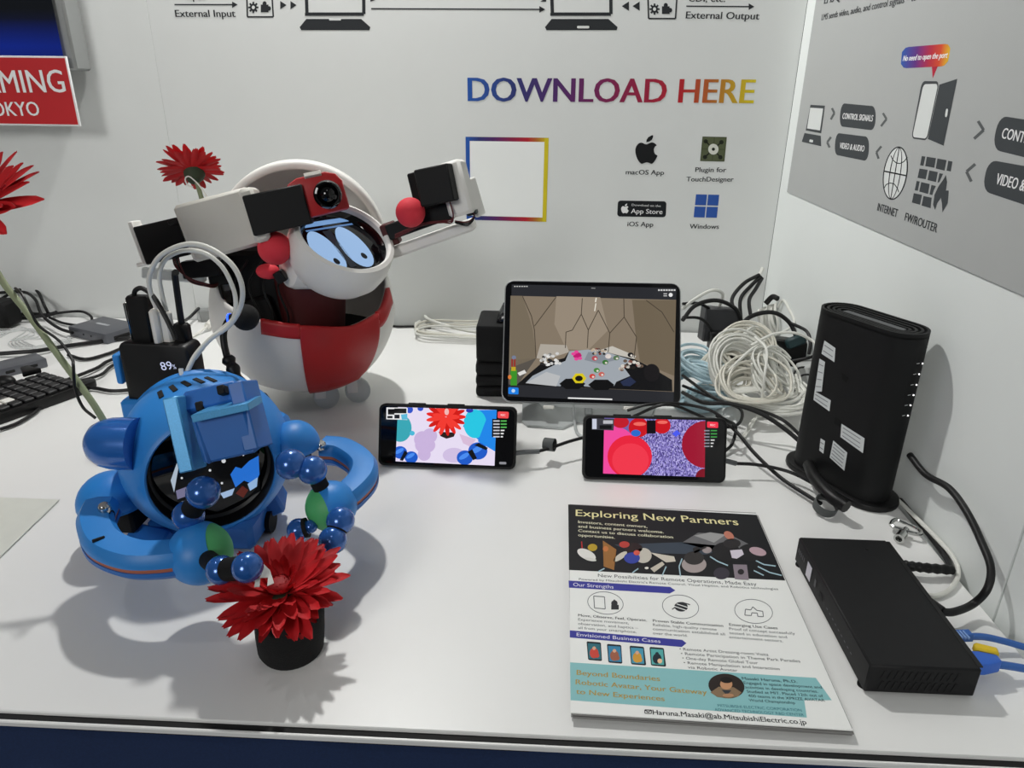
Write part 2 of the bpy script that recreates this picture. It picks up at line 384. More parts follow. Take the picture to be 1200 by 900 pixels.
p.poly([(926, 284), (1016, 286), (1007, 377), (917, 375)], '4b5238', 0)
p.poly([(929, 288), (968, 288), (965, 328), (926, 327)], '565d42', 1); p.poly([(972, 288), (1012, 290), (1008, 330), (969, 329)], '565d42', 1)
p.poly([(925, 333), (964, 334), (960, 373), (920, 371)], '565d42', 1); p.poly([(968, 334), (1007, 335), (1003, 374), (964, 373)], '565d42', 1)
for x, y in ((938, 302), (996, 305), (935, 360), (992, 361)): p.line([(966, 331), (x, y)], 5, '20241a', 2); p.ell(x, y, 8, 8, '20241a', 2)
p.ell(966, 331, 19, 20, 'd8d9ce', 3); p.ell(966, 331, 6, 6, '20241a', 4)
p.text('Plugin for', (899, 415), (1013, 416), 17, INK, bold=.012); p.text('TouchDesigner', (866, 450), (1040, 451), 17, INK, bold=.012); p.build('app_mark', wall_b, label='Plugin for TouchDesigner mark')
p = wb(530, 70, .31667)
p.rr([(613, 521), (793, 524), (790, 583), (610, 580)], .18, '15181c')
apple(p, 639, 552, .34, 'e8e8e8', None); p.text('Download on the', (664, 541), (771, 545), 8, 'd8d8d8', bold=.005); p.text('App Store', (661, 568), (777, 571), 17, 'ececec', bold=.006)
p.text('iOS App', (648, 616), (743, 618), 17, INK, bold=.012); p.build('app_mark', wall_b, label='App Store badge')
p = wb(530, 70, .31667)
for x0, y0 in ((902, 498), (947, 499), (897, 543), (942, 544)): p.poly([(x0, y0), (x0+41, y0+1), (x0+37, y0+41), (x0-4, y0+40)], '2f56a6')
p.text('Windows', (878, 625), (986, 626), 17, INK, bold=.012); p.build('app_mark', wall_b, label='Windows four pane mark')

# ---------------- printed graphics on the right wall panel
WR = frame((-.0016, 0, 0), (0, -1, 0), (0, 0, 1), (-1, 0, 0))
def wr(zx, zy, k): return Pic(WR, (zx, zy, k, k), .00012)
G = '3c4043'
p = wr(920, 0, .23333)
p.text('LMS sends video, audio, and control signals – to', (183, 102), (660, 2), 30, INK, bold=.008); p.text('LMS Q', (196, 20), (278, 2), 36, INK, bold=.012)
p.build('lettering', wall_r, label='black paragraph lettering')
p = wr(920, 0, .23333)
top = [(590, 238), (835, 218)]; bot = [(580, 344), (815, 332)]; nb = 16
for i in range(nb):
    a, b = i/nb, (i+1)/nb; g = grad([(0, '2456a8'), (.3, '5b2a80'), (.6, 'b51f3a'), (.82, 'd44a26'), (1, 'e0b422')])
    e = lambda t: .22*max(0, abs(2*t-1)-.85)/.15
    L = lambda A, t: (A[0][0]+(A[1][0]-A[0][0])*t, A[0][1]+(A[1][1]-A[0][1])*t)
    ta, tb_, ba, bb = L(top, a), L(top, b), L(bot, a), L(bot, b)
    mixp = lambda P, Q, k: (P[0]+(Q[0]-P[0])*k, P[1]+(Q[1]-P[1])*k)
    p.poly([mixp(ta, ba, e(a)), mixp(tb_, bb, e(b)), mixp(bb, tb_, e(b)), mixp(ba, ta, e(a))], [g(a), g(b), g(b), g(a)])
p.poly([(738, 336), (768, 332), (742, 394)], 'b51f3a'); p.text('No need to open the port', (592, 307), (815, 290), 26, 'f2f2f2', bold=.01, shear=.15)
p.build('speech_bubble', wall_r, label='rainbow No need to open the port bubble')
p = wr(920, 0, .23333)
p.poly([(128, 526), (201, 531), (182, 670), (104, 655)], G); p.poly([(127, 541), (192, 545), (176, 655), (111, 645)], 'd8dbd9', 1)
p.poly([(98, 668), (180, 682), (182, 735), (84, 712)], G); p.rr([(124, 700), (142, 703), (140, 716), (122, 713)], .4, 'd8dbd9', 1); p.build('laptop_icon', wall_r)
p = wr(920, 0, .23333)
p.rr([(282, 518), (458, 534), (452, 656), (272, 634)], .42, G); p.text('CONTROL SIGNALS', (288, 596), (439, 610), 27, 'e8e8e8', 1, bold=.008); p.build('label_pill', wall_r, label='CONTROL SIGNALS pill')
p = wr(920, 0, .23333)
p.rr([(256, 667), (425, 688), (418, 811), (247, 776)], .42, G); p.text('VIDEO & AUDIO', (274, 744), (396, 762), 27, 'e8e8e8', 1, bold=.008); p.build('label_pill', wall_r, label='VIDEO & AUDIO pill')
for pts in ([(236, 543), (248, 568), (230, 600)], [(492, 568), (510, 598), (482, 634)], [(231, 688), (212, 715), (224, 741)], [(484, 735), (459, 765), (470, 797)]):
    wr(920, 0, .23333).line(pts, 11, '5a5d5e').build('chevron', wall_r)
wr(920, 0, .23333).line([(970, 608), (998, 653), (950, 697)], 15, '5a5d5e').build('chevron', wall_r)
wr(920, 0, .23333).line([(956, 824), (912, 862), (936, 912)], 15, '5a5d5e').build('chevron', wall_r)
p = wr(920, 0, .23333)
p.rr([(688, 407), (776, 408), (715, 706), (634, 695)], .18, G); p.rr([(696, 423), (770, 421), (712, 697), (640, 688)], .15, 'd8dbd9', 1)
p.poly([(776, 425), (866, 396), (797, 732), (718, 698)], G, 1); p.rr([(810, 546), (821, 546), (815, 588), (804, 588)], .45, 'd8dbd9', 2); p.build('door_icon', wall_r)
p = wr(1000, 150, 1/6)
p.ell(296, 318, 85, 190, INK, 0, 9, 40); p.ell(296, 318, 77, 181, 'd8dbd9', 1, 9, 40)
p.ring(296, 318, 40, 185, 6, INK, 2, rot=9); p.line([(326, 132), (264, 504)], 6, INK, 2); p.line([(216, 303), (376, 336)], 10, INK, 2)
p.line([(266, 194), (280, 226), (305, 246), (330, 250), (358, 236), (382, 205)], 6, INK, 2); p.line([(216, 426), (232, 398), (262, 386), (290, 394), (312, 424), (322, 452)], 6, INK, 2); p.build('globe_icon', wall_r)
p = wr(1000, 150, 1/6)
brk = [[(482, 197), (508, 201), (494, 266), (470, 262)], [(517, 202), (582, 212), (570, 280), (506, 268)], [(592, 214), (657, 226), (642, 300), (580, 285)], [(668, 230), (698, 236), (686, 306), (656, 300)],
       [(466, 285), (524, 294), (510, 361), (452, 350)], [(535, 298), (595, 310), (582, 380), (522, 366)], [(606, 318), (632, 322), (606, 380), (592, 386)],
       [(446, 372), (468, 376), (454, 442), (432, 438)], [(478, 380), (538, 394), (526, 464), (464, 447)], [(550, 400), (582, 408), (566, 440), (556, 472), (536, 466)],
       [(426, 458), (484, 470), (470, 540), (412, 524)], [(494, 478), (552, 490), (544, 564), (480, 545)]]
for b_ in brk: p.poly(b_, G)
p.poly([(652, 330), (660, 380), (652, 440), (672, 440), (664, 530), (628, 592), (624, 530), (618, 490), (590, 530), (576, 576), (562, 540), (572, 470), (600, 410), (636, 360)], G, 1); p.build('firewall_icon', wall_r)
p = wr(1000, 150, 1/6)
p.text('INTERNET', (168, 580), (306, 628), 52, INK, bold=.008); p.build('lettering', wall_r, label='INTERNET caption')
p = wr(1000, 150, 1/6); p.text('FW/ROUTER', (360, 650), (585, 736), 56, INK, bold=.008); p.build('lettering', wall_r, label='FW/ROUTER caption')
p = wr(920, 0, .23333); p.rr([(1075, 580), (1520, 650), (1490, 860), (1040, 750)], .42, G); p.text('CONTROL SIGNALS', (1086, 693), (1470, 775), 52, 'e8e8e8', 1, bold=.008); p.build('label_pill', wall_r, label='large CONTROL SIGNALS pill')
p = wr(1000, 150, 1/6); p.rr([(950, 222), (1560, 330), (1500, 640), (905, 440)], .42, G); p.text('VIDEO & AUDIO', (1000, 392), (1400, 500), 75, 'e8e8e8', 1, bold=.008); p.build('label_pill', wall_r, label='large VIDEO & AUDIO pill')

# ================================================================ MONITOR + SIGN
M_alu = mat('brushed_aluminium', '939594', .4, .35); M_blk = mat('black_plastic', '080809', .45, spec=.35); M_blkm = mat('matte_black', '0a0a0b', .75, spec=.3)
M_glass = mat('black_screen_glass', '050508', .06, spec=.5)
ym = -.055
TR = W(68, 0, ym); c1 = W(77, 67, ym)
xr = c1.x+.012; zb = W(92, 83, ym+.02).z
mon = thing('wall_monitor', (xr-.5, ym+.02, zb), 'wall-mounted monitor with silver bezel above the red sign', 'monitor')
B().box(Matrix.Translation((xr-.5, (ym+.004)/2-.001, zb+.3)), 1.0, abs(ym)-.008, .6, .004).obj('bezel', M_alu, mon)
scr = B().box(Matrix.Translation((xr-.515, ym+.0005, zb+.31)), .985, .003, .57, .001, 1).obj('screen', M_glass, mon)
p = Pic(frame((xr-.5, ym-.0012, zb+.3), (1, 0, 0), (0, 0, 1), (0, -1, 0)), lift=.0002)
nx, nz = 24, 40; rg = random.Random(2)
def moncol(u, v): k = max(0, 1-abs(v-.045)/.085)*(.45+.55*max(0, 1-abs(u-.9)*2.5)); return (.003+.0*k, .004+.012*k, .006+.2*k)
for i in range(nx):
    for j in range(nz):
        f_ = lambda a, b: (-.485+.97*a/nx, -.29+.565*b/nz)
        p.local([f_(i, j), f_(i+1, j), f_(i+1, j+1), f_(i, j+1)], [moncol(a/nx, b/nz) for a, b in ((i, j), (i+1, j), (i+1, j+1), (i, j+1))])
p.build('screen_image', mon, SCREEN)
yS = ym-.004
s0, s1 = W(80, 66, yS), W(93, 148, yS)
M_red = mat('red_sign_board', 'c0141c', .5, noise=.03); M_wh = mat('white_board_edge', 'e9e9e9', .5)
sx1 = (s0.x+s1.x)/2; sh = s0.z-s1.z; sx0 = sx1-.62
sg = thing('red_sign', (sx1-.31, yS, s1.z), 'red sign board with white border and white lettering below monitor', 'sign')
B().box(Matrix.Translation(((sx0+sx1)/2, yS, (s0.z+s1.z)/2)), sx1-sx0, .004, sh, .0006, 1).obj('board', M_wh, sg)
B().box(Matrix.Translation(((sx0+sx1)/2, yS-.0021, (s0.z+s1.z)/2)), sx1-sx0-.006, .0006, sh-.006).obj('face', M_red, sg)
p = Pic(frame((sx1, yS-.0026, s1.z), (1, 0, 0), (0, 0, 1), (0, -1, 0)), (0, 0, .25, .25), .0003)
p.text('STREAMING', (-330, 437), (311, 432), 100, 'f0f0f0', bold=.006); p.text('FROM TOKYO', (-300, 545), (190, 542), 62, 'f0f0f0', bold=.008); p.build('lettering', sg)
# ================================================================ FLOWERS
M_petal = mat('red_petal_cloth', 'c3141c', .6, noise=.18, nscale=120); M_petal2 = mat('dark_red_petal_cloth', '9c0c14', .65, noise=.2, nscale=120)
M_stem = mat('pale_green_stem', '8f9a78', .6, noise=.1); M_sepal = mat('dark_green_sepal', '33402c', .7)
M_wht = mat('white_plastic', 'e6e4dd', .45, noise=.02)
def petal_mesh(L, wd, curl, m, cup=.25):
    v = []; f = []; n, k = 8, 4
    for i in range(n+1):
        t = i/n; ww = wd*(.35+.65*math.sin(math.pi*min(1, (t*.86+.14)))**.7)*(1 if t < .93 else .62)
        for j in range(k+1):
            s = j/k*2-1; v.append((ww*s*.5, L*t+(.03*L*math.sin(s*7) if i == n else 0), curl*L*t*t+cup*wd*abs(s)**1.5*.5*(1-.3*t)))
    for i in range(n):
        for j in range(k): f.append((i*(k+1)+j, i*(k+1)+j+1, (i+1)*(k+1)+j+1, (i+1)*(k+1)+j))
    b = B(); b.raw(v, f); return b.mesh('petal', m, 60)
def gerbera(parent, O, n, R, rings, jit=.08, seed=1, m=M_petal):
    rg = random.Random(seed); M = axisframe(O, n)
    for frac, num, elev, r0, curl, wf in rings:
        me = petal_mesh(R*frac, R*wf, curl, m)
        for i in range(num):
            a = 2*math.pi*(i+rg.uniform(-.25, .25))/num; e = math.radians(elev+rg.uniform(-jit, jit)*90)
            mm = M @ Matrix.Rotation(a, 4, 'Z') @ Matrix.Translation((0, r0*R, 0)) @ Matrix.Rotation(e, 4, 'X') @ Matrix.Rotation(rg.uniform(-.25, .25), 4, 'Y') @ Matrix.Diagonal((1, rg.uniform(.9, 1.08), 1, 1))
            share('petal', me, mm, parent)
# ---- gerbera on a black pot
FO = T(333, 708, .052)
PB = T(336, 772, 0); PB = Vector((PB.x, PB.y+.012, 0))
fl = thing('potted_gerbera', PB, 'red cloth gerbera standing on a black pot before the blue robot', 'flower')
M_foam = mat('black_foam', '0b0b0c', .95, bump=.6, bscale=700)
tilt = Vector((.08, -.05, 1)).normalized()
B().lathe(axisframe(PB, Vector((0.06, 0, 1))), [(0, 0), (.0255, 0), (.0275, .004), (.0285, .02), (.029, .046), (.027, .05), (0, .051)], 36).obj('pot', M_foam, fl)
FC = PB+Vector((-.004, .005, .057)); fn = Vector((.0, -.22, 1)).normalized()
B().cyl(PB+Vector((0, 0, .036)), FC, .011, .014, 16).obj('stem', M_sepal, fl)
gerbera(fl, FC, fn, .0485, [(1.02, 26, 8, .12, -.05, .28), (.94, 24, 19, .12, .02, .26), (.8, 18, 32, .1, .06, .25), (.55, 14, 48, .06, .15, .2), (.3, 12, 65, .02, .1, .13)], .07, 3)
gerbera(fl, FC-fn*.003, fn, .042, [(.95, 18, -6, .12, -.06, .27)], .1, 5, M_petal2)
B().sph(FC+fn*.008, (.011, .011, .006)).obj('flower_centre', M_petal2, fl)
cp = FC+fn*.03+Vector((-.004, -.012, .0))
B().prism(axisframe(cp, Vector((.1, -.55, .8))), [(-.007, -.009), (-.003, -.009), (-.003, -.002), (.003, -.002), (.003, -.009), (.008, -.007), (.004, .004), (-.005, .013)], 0, .0012).obj('paper_tab', M_wht, fl, 'small white folded paper tab')

# ================================================================ BLUE ROBOT
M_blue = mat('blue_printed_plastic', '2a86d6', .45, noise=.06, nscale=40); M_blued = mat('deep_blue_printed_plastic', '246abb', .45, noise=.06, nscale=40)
M_bluem = mat('metallic_blue_filament', '2b62b0', .2, .3, coat=.5, noise=.1, nscale=30); M_green = mat('green_rubber_cap', '4fae6a', .55)
M_orange = mat('copper_stripe', 'b0664e', .45); M_gloss = mat('glossy_black_dome', '030304', .03, spec=.5); M_chrome = mat('chrome_metal', 'c9cac8', .15, 1)
BC = W(243, 530, -.738); R0 = .0835
br = thing('blue_robot', (BC.x, BC.y, 0), 'blue round tabletop robot with two beaded hands reaching for the red gerbera', 'robot')
bn = camdir(.45, -.33, .83); BF = axisframe(BC, bn)
prof = [(R0*math.sin(math.radians(a)), -R0*math.cos(math.radians(a))) for a in range(66, 131, 4)]
rl = R0*math.sin(math.radians(131)); hl = R0*math.cos(math.radians(49))
shell = B().lathe(BF, prof+[(rl, hl), (rl-.003, hl+.002), (rl-.005, hl)], 56).obj('body_shell', M_blue, br)
B().lathe(BF, [(rl-.0048, hl+.0008), (.057, .038), (.052, .034)], 56).obj('face_bezel', M_blk, br)
B().lathe(BF, [(.0535, .0365), (.04, .038), (.02, .0388), (0, .039)], 48).obj('face_screen', M_gloss, br, 'glossy black domed face screen')
# back cover with raised band
bp = [(R0*1.03*math.sin(math.radians(a)), -R0*1.03*math.cos(math.radians(a))) for a in range(0, 61, 5)]
B().lathe(BF, bp+[(R0*.93, -R0*.5), (R0*.9, -R0*.42), (R0*math.sin(math.radians(66)), -R0*math.cos(math.radians(66)))], 56).obj('back_cover', M_blue, br)
p = Pic(BF @ Matrix.Translation((0, 0, .039)), lift=.0002)  # emissive coloured shapes laid just over the face dome
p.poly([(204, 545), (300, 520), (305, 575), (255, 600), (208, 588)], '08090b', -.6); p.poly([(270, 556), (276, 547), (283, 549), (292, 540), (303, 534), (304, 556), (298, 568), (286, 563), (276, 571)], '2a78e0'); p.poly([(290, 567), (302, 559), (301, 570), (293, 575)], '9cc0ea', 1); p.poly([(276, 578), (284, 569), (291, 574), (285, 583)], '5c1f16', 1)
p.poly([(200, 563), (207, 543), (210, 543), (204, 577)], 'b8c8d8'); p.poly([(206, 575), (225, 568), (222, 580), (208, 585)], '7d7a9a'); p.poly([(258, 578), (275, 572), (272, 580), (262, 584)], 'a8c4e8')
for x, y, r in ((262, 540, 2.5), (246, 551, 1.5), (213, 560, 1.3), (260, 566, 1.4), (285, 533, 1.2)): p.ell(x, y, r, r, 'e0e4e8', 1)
p.build('face_shapes', br, EYES, 'glowing coloured shapes on the face screen')
# vents
for i, (px, py) in enumerate(((188, 462), (203, 455), (218, 449.5), (233, 446), (247, 444.5))):
    d = ray(px, py); oc = CAM_P-BC; b_ = oc.dot(d); c_ = oc.dot(oc)-(R0*1.002)**2; a_ = d.dot(d); disc = b_*b_-a_*c_
    P = CAM_P+d*((-b_-math.sqrt(max(0, disc)))/a_); nn = (P-BC).normalized()
    M = axisframe(P, nn, camdir(-.55, .83, 0)); B().box(M, .005, .0135, .0012, .0004).obj('vent_slot', M_dark, br)
def fr(px, py, y, ang=0, yaw=0, pitch=0): return wfr(W(px, py, y), ang, yaw, pitch)
def pbox(px, py, y, w_, h_, d_, ang=0, yaw=0, pitch=0, bev=.0015):
    O = W(px, py, y); return B().box(wfr(O, ang, yaw, pitch), S(w_, O), S(h_, O), d_, bev)
# camera housing clamped over the face
M_blue_lit = mat('lit_sparkling_blue_filament', '4a9bd0', .4, .25, noise=.25, nscale=900)  # sparkly filament, its lighter blue painting the lit faces of the housing
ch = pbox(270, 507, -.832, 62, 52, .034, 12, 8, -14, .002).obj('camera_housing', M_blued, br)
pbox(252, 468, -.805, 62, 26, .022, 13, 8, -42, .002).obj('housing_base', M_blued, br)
pbox(217, 508, -.828, 17, 88, .03, 12, 8, -22, .0012).obj('housing_bracket', M_blue_lit, br)
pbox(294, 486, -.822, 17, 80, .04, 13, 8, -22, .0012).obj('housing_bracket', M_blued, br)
O = W(267, 479, -.834); B().box(wfr(O, 12, 8, -14), S(66, O), S(9, O), .038, .0006).obj('housing_ledge', M_blue_lit, br)  # thin top edge, its lit brightness carried by the lighter blue
O = W(242, 514, -.84); B().box(wfr(O, 14, 8, -16), S(9, O), S(56, O), .026, .003).obj('housing_latch', M_blued, br)
for px, py in ((238, 477), (263, 458)): pbox(px, py, -.812, 9, 11, .02, 12, 12, -30, .001).obj('screw_recess', M_dark, br)
# ear capsules
O = W(150, 520, -.795); Mx = frame(O, (0, 0, 1), (0, -1, 0), (-1, 0, 0)); re = S(31, O)
B().lathe(Mx, [(0, -.010), (re, -.010), (re, .006), (re*.985, .014), (re*.9, .024), (re*.72, .032), (re*.45, .0375), (re*.2, .0398), (0, .0405)], 40).obj('ear_capsule', mat('glossy_blue_filament', '2a6cc0', .22, .2, coat=.4), br)
B().cyl(O+Vector((.008, .01, -.01)), O+Vector((.02, .02, -.04)), .012, .012, 20).obj('ear_mount', M_blue, br)
O2 = W(322, 505, -.70); 
B().lathe(frame(O2, (0, 0, 1), (0, 1, 0), (1, 0, 0)), [(0, -.03), (.024, -.03), (.024, 0), (.018, .012), (0, .018)], 32).obj('ear_capsule', M_blue, br)
# shoulders: domed caps over dark servos
def shoulder(px, py, y, rx, rz, ry, sgn):
    O = W(px, py, y)
    cap = B().sph(O, (rx, ry, rz), None, 36, 0, 90).obj('shoulder_cap', M_blue, br, solid=.002)
    B().box(Matrix.Translation(O+Vector((sgn*.006, .0, -.010))), rx*1.35, ry*1.2, .03, .003).obj('shoulder_servo', M_blkm, br)
    return O
SL = shoulder(133, 588, -.775, .034, .032, .034, 1); SR = shoulder(346, 523, -.722, .026, .028, .028, -1)
B().sph(W(122, 590, -.768)+Vector((0, .004, -.008)), (.026, .028, .026)).obj('shoulder_joint', M_bluem, br)
# arms: swept sections, blue shells with a copper stripe between
def arm(pts, zs, wd):
    P = [T(a, b, z) for (a, b), z in zip(pts, zs)]
    up_ = [(-wd*.5, .0), (-wd*.5, .006), (-wd*.36, .012), (0, .0135), (wd*.36, .012), (wd*.5, .006), (wd*.5, 0)]
    st = [(-wd*.47, -.004), (-wd*.47, .0), (wd*.47, 0), (wd*.47, -.004)]
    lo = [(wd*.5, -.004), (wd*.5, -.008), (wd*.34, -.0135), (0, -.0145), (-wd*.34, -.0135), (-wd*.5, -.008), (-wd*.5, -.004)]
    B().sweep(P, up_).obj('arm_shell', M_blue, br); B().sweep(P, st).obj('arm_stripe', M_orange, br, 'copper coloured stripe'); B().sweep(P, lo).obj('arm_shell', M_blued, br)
    return P
AL = arm([(119, 596), (113, 615), (124, 640), (155, 654), (190, 655), (225, 650)], [.075, .074, .072, .07, .07, .07], .031)
AR = arm([(379, 527), (402, 530), (424, 545), (425, 562), (410, 580), (392, 592)], [.082, .081, .08, .078, .076, .075], .029)
for P in (T(122, 594, .09), T(376, 521, .097)):
    B().lathe(axisframe(P, Vector((0, -.2, 1))), [(0, .003), (.004, .003), (.0055, .001), (.0055, -.004)], 16).obj('arm_screw', M_chrome, br)
for (a, b) in (((108, 635), (123, 630)), ((413, 530), (419, 527))):
    P, Q = T(*a, .0845), T(*b, .0845); B().box(frame((P+Q)/2+Vector((0, 0, 0)), (Q-P).normalized(), Vector((0, 0, 1)).cross((Q-P).normalized()), (0, 0, 1)), (Q-P).length, .0022, .004, .0006).obj('arm_slot', M_dark, br)
# spring of thin wire at the shoulder
sp = [T(104, 606, .078)+Vector((.0+.0006*i, .006*math.cos(i*.9), .007*math.sin(i*.9))) for i in range(40)]
B().tube(sp, .0007, 6, 2).obj('wire_spring', M_blk, br)
# hands
def hand(px, py, z, rpx, gdir, gcut, label=None):
    O = T(px, py, z); r = S(rpx, O); M = axisframe(O, gdir); a0 = math.degrees(math.asin(gcut))
    B().sph(O, r, M.to_3x3(), 40, -90, a0).obj('palm_ball', M_blue, br)
    B().sph(O, r*.985, M.to_3x3(), 40, a0-1, 90).obj('palm_pad', M_green, br, 'green palm pad')
    return O
HL = hand(235, 648, .068, 37, camdir(.94, .34, .0), .62); HR = hand(388, 593, .074, 30, camdir(-.74, -.22, .62), .52)
def beads(lst, dirs=None):
    C = []
    for px, py, y, r in lst:
        O = W(px, py, y); C.append(O)
    for i, (px, py, y, r) in enumerate(lst):
        nx = C[i+1] if i+1 < len(C) else C[i-1]; ax = (nx-C[i]).normalized(); M = axisframe(C[i], ax); rr = S(r, C[i])
        pr = [(rr*math.cos(math.radians(t))*(1+.02*(k % 2)), rr*math.sin(math.radians(t))) for k, t in enumerate(range(-90, 91, 6))]
        B().lathe(M, pr, 32).obj('finger_bead', M_bluem, br)
    for a, b in zip(C, C[1:]): B().cyl(a.lerp(b, .25), a.lerp(b, .75), .0095, .0095, 18).obj('finger_joint', M_blkm, br)
    return C
c1 = beads([(259, 668, HL.y-.046, 17), (290, 665, HL.y-.058, 18)]); B().cyl(HL, c1[0], .008, .008).obj('finger_joint', M_blkm, br)
c2 = beads([(221, 604, HL.y+.012, 18), (238, 577, HL.y+.004, 19)]); B().cyl(HL, c2[0], .01, .01).obj('finger_joint', M_blkm, br)
c3 = beads([(366, 551, HR.y-.004, 17), (341, 544, HR.y-.006, 18)]); B().cyl(HR, c3[0], .008, .008).obj('finger_joint', M_blkm, br)
c4 = beads([(399, 610, HR.y-.03, 16.5), (390, 633, HR.y-.045, 16.5)]); B().cyl(HR, c4[0], .008, .008).obj('finger_joint', M_blkm, br)
c5 = beads([(364, 617, HR.y-.022, 8), (350, 621, HR.y-.024, 13.5)])
# base
B().box(Matrix.Translation((BC.x, BC.y+.005, .02)), .11, .10, .034, .006).obj('base', M_blued, br)
for sx in (-1, 1): B().cyl((BC.x+sx*.045, BC.y, .0125), (BC.x+sx*.06, BC.y, .0125), .0125, .0125, 24).obj('base_wheel', M_blkm, br)
B().box(wfr(W(312, 584, -.72), 20, 15, 0), .035, .03, .04, .003).obj('base_fender', M_blued, br)
B().box(wfr(T(172, 634, .02), 0, -15, -60), .045, .03, .012, .002).obj('base_fender', M_blued, br)
# pack holder at the back that carries the power bank
PK = W(195, 440, -.655)
B().box(Matrix.Translation((PK.x-.002, PK.y+.0, .085)), .098, .036, .07, .004).obj('pack_holder', M_blue, br)
# long gerbera on a stem held by the ear capsule
M_clear = mat('thin_black_wire', '0c0c0c', .5)
st0 = W(124, 497, -0.7900); st1 = W(0, 325, -0.7450); st2 = W(-32, 262, -0.7350)
fg = thing('long_stem_gerbera', st0, 'red gerbera on a long pale stem rising from the blue ear capsule', 'flower')
B().tube([st0, W(105, 467, -0.7850), W(60, 405, -0.7700), W(30, 364, -0.7550), st1, st2], .0031, 12).obj('stem', M_stem, fg)
gerbera(fg, W(-34, 250, -0.7350), (camdir(-.25, .5, .75)), .064, [(1, 22, 3, .12, -.05, .27), (.9, 20, 16, .12, .02, .26), (.6, 14, 38, .08, .1, .22)], .09, 8)
B().sph(W(-30, 256, -0.7330), (.013, .013, .011)).obj('sepal', M_sepal, fg)
B().tube([W(112, 490, -0.7930), W(97, 477, -0.7900), W(88, 455, -0.7880), W(86, 430, -0.7860), W(84, 420, -0.7760), W(70, 400, -0.7670), W(46, 382, -0.7670), W(36, 365, -0.7670), W(26, 345, -0.7610), W(18, 338, -0.7450)], .0014, 6).obj('tie_wire', M_clear, fg)
# ================================================================ WHITE ROBOT
M_white = mat('white_printed_plastic', 'e9e7e2', .5, noise=.02, nscale=30, bump=.03, bscale=900); M_cream = mat('ivory_printed_plastic', 'cfccc3', .55, noise=.03)
M_redp = mat('red_printed_plastic', 'b3171b', .45, noise=.05, nscale=30); M_redb = mat('red_foam_ball', 'd8303f', .75, noise=.06, bump=.3, bscale=900)
M_dkred = mat('dark_red_plastic', '4a0e10', .6); M_servo = mat('black_servo_case', '0a0a0b', .6, spec=.3); M_clearp = mat('frosted_clear_plastic', 'd3d6d6', .4, trans=.4, spec=.5)
WC = Vector((-.785, -.37, 0)); DEG = math.radians
wrb = thing('white_robot', WC, 'white egg-shaped robot with red bib raising both arms beside the white wall', 'robot')
BP = [(.0, .034), (.045, .031), (.068, .034), (.092, .048), (.114, .076), (.127, .104), (.133, .13), (.132, .155), (.126, .185), (.116, .215), (.103, .24), (.088, .262)]
def rz(z):
    for (r0, z0), (r1, z1) in zip(BP[1:], BP[2:]):
        if z <= z1: t = max(0, (z-z0)/(z1-z0)); return r0+(r1-r0)*t
    return BP[-1][0]
def smooth_r(z): return (rz(z-.012)+2*rz(z)+rz(z+.012))/4 if z > .05 else rz(z)
ZT = [(-180, .252), (-120, .255), (-90, .25), (-72, .235), (-52, .202), (-32, .176), (-8, .163), (15, .156), (45, .146), (68, .153), (85, .175), (100, .202), (125, .238), (180, .252)]
def ztop(th):            # rim of the open egg, low toward the robot's front
    d = (math.degrees(th)+180) % 360-180
    for (a, za), (b, zb_) in zip(ZT, ZT[1:]):
        if d <= b: t = (d-a)/(b-a); t = t*t*(3-2*t)*.5+t*.5; return za+(zb_-za)*t
    return ZT[-1][1]
def patch(th0, th1, zf0, zf1, off, nt=64, nz=22):
    v = []; f = []
    for i in range(nt+1):
        th = th0+(th1-th0)*i/nt; a, b = zf0(th), zf1(th)
        for j in range(nz+1):
            z = a+(b-a)*j/nz; r = smooth_r(z)+off; v.append((WC.x+r*math.sin(th), WC.y-r*math.cos(th), z))
    for i in range(nt):
        for j in range(nz): q = i*(nz+1)+j; f.append((q, q+1, q+nz+2, q+nz+1))
    return B().raw(v, f)
patch(0, 2*math.pi, lambda t: .033, ztop, 0, 96).obj('body_shell', M_white, wrb, solid=.004)
B().lathe(Matrix.Translation(WC), [(0, .0335), (.064, .0335)], 48).obj('body_floor', M_blkm, wrb)
t0, t1 = DEG(15), DEG(66)
patch(t0, t1, lambda t: .034, lambda t: ztop(t)+.001, .0045, 40).obj('bib', M_redp, wrb, 'red front bib panel', solid=.006)
patch(DEG(-6), t0+.01, lambda t: ztop(t)-.017, lambda t: ztop(t)+.003, .0045, 16, 4).obj('bib_tab', M_redp, wrb, solid=.006)
patch(t1-.01, DEG(86), lambda t: ztop(t)-.02, lambda t: ztop(t)+.003, .0045, 16, 4).obj('bib_tab', M_redp, wrb, solid=.006)
# inside: dark mechanism and neck
B().lathe(Matrix.Translation(WC), [(0, .10), (.118, .10)], 40).obj('mechanism_floor', M_blkm, wrb)
B().cyl(WC+Vector((.02, -.03, .08)), WC+Vector((.03, -.05, .22)), .042, .05, 32).obj('neck', M_dkred, wrb)
B().box(Matrix.Translation(WC+Vector((-.03, -.02, .16))), .10, .10, .16, .006).obj('servo_block', M_servo, wrb)
B().box(wfr(WC+Vector((-.05, -.075, .15)), 15, 10), .07, .05, .03, .004).obj('servo_block', M_servo, wrb)
for k in range(5):
    a = WC+Vector((-.08+.02*k, -.085, .13)); B().tube([a, a+Vector((.01, -.012, .03)), a+Vector((.0, -.01, .07)), a+Vector((.015, .01, .1))], .0016, 6).obj('inner_wire', M_blk, wrb)
B().box(wfr(W(279, 300, -.40), 8), .028, .04, .03, .004).obj('inner_red_part', M_redp, wrb)
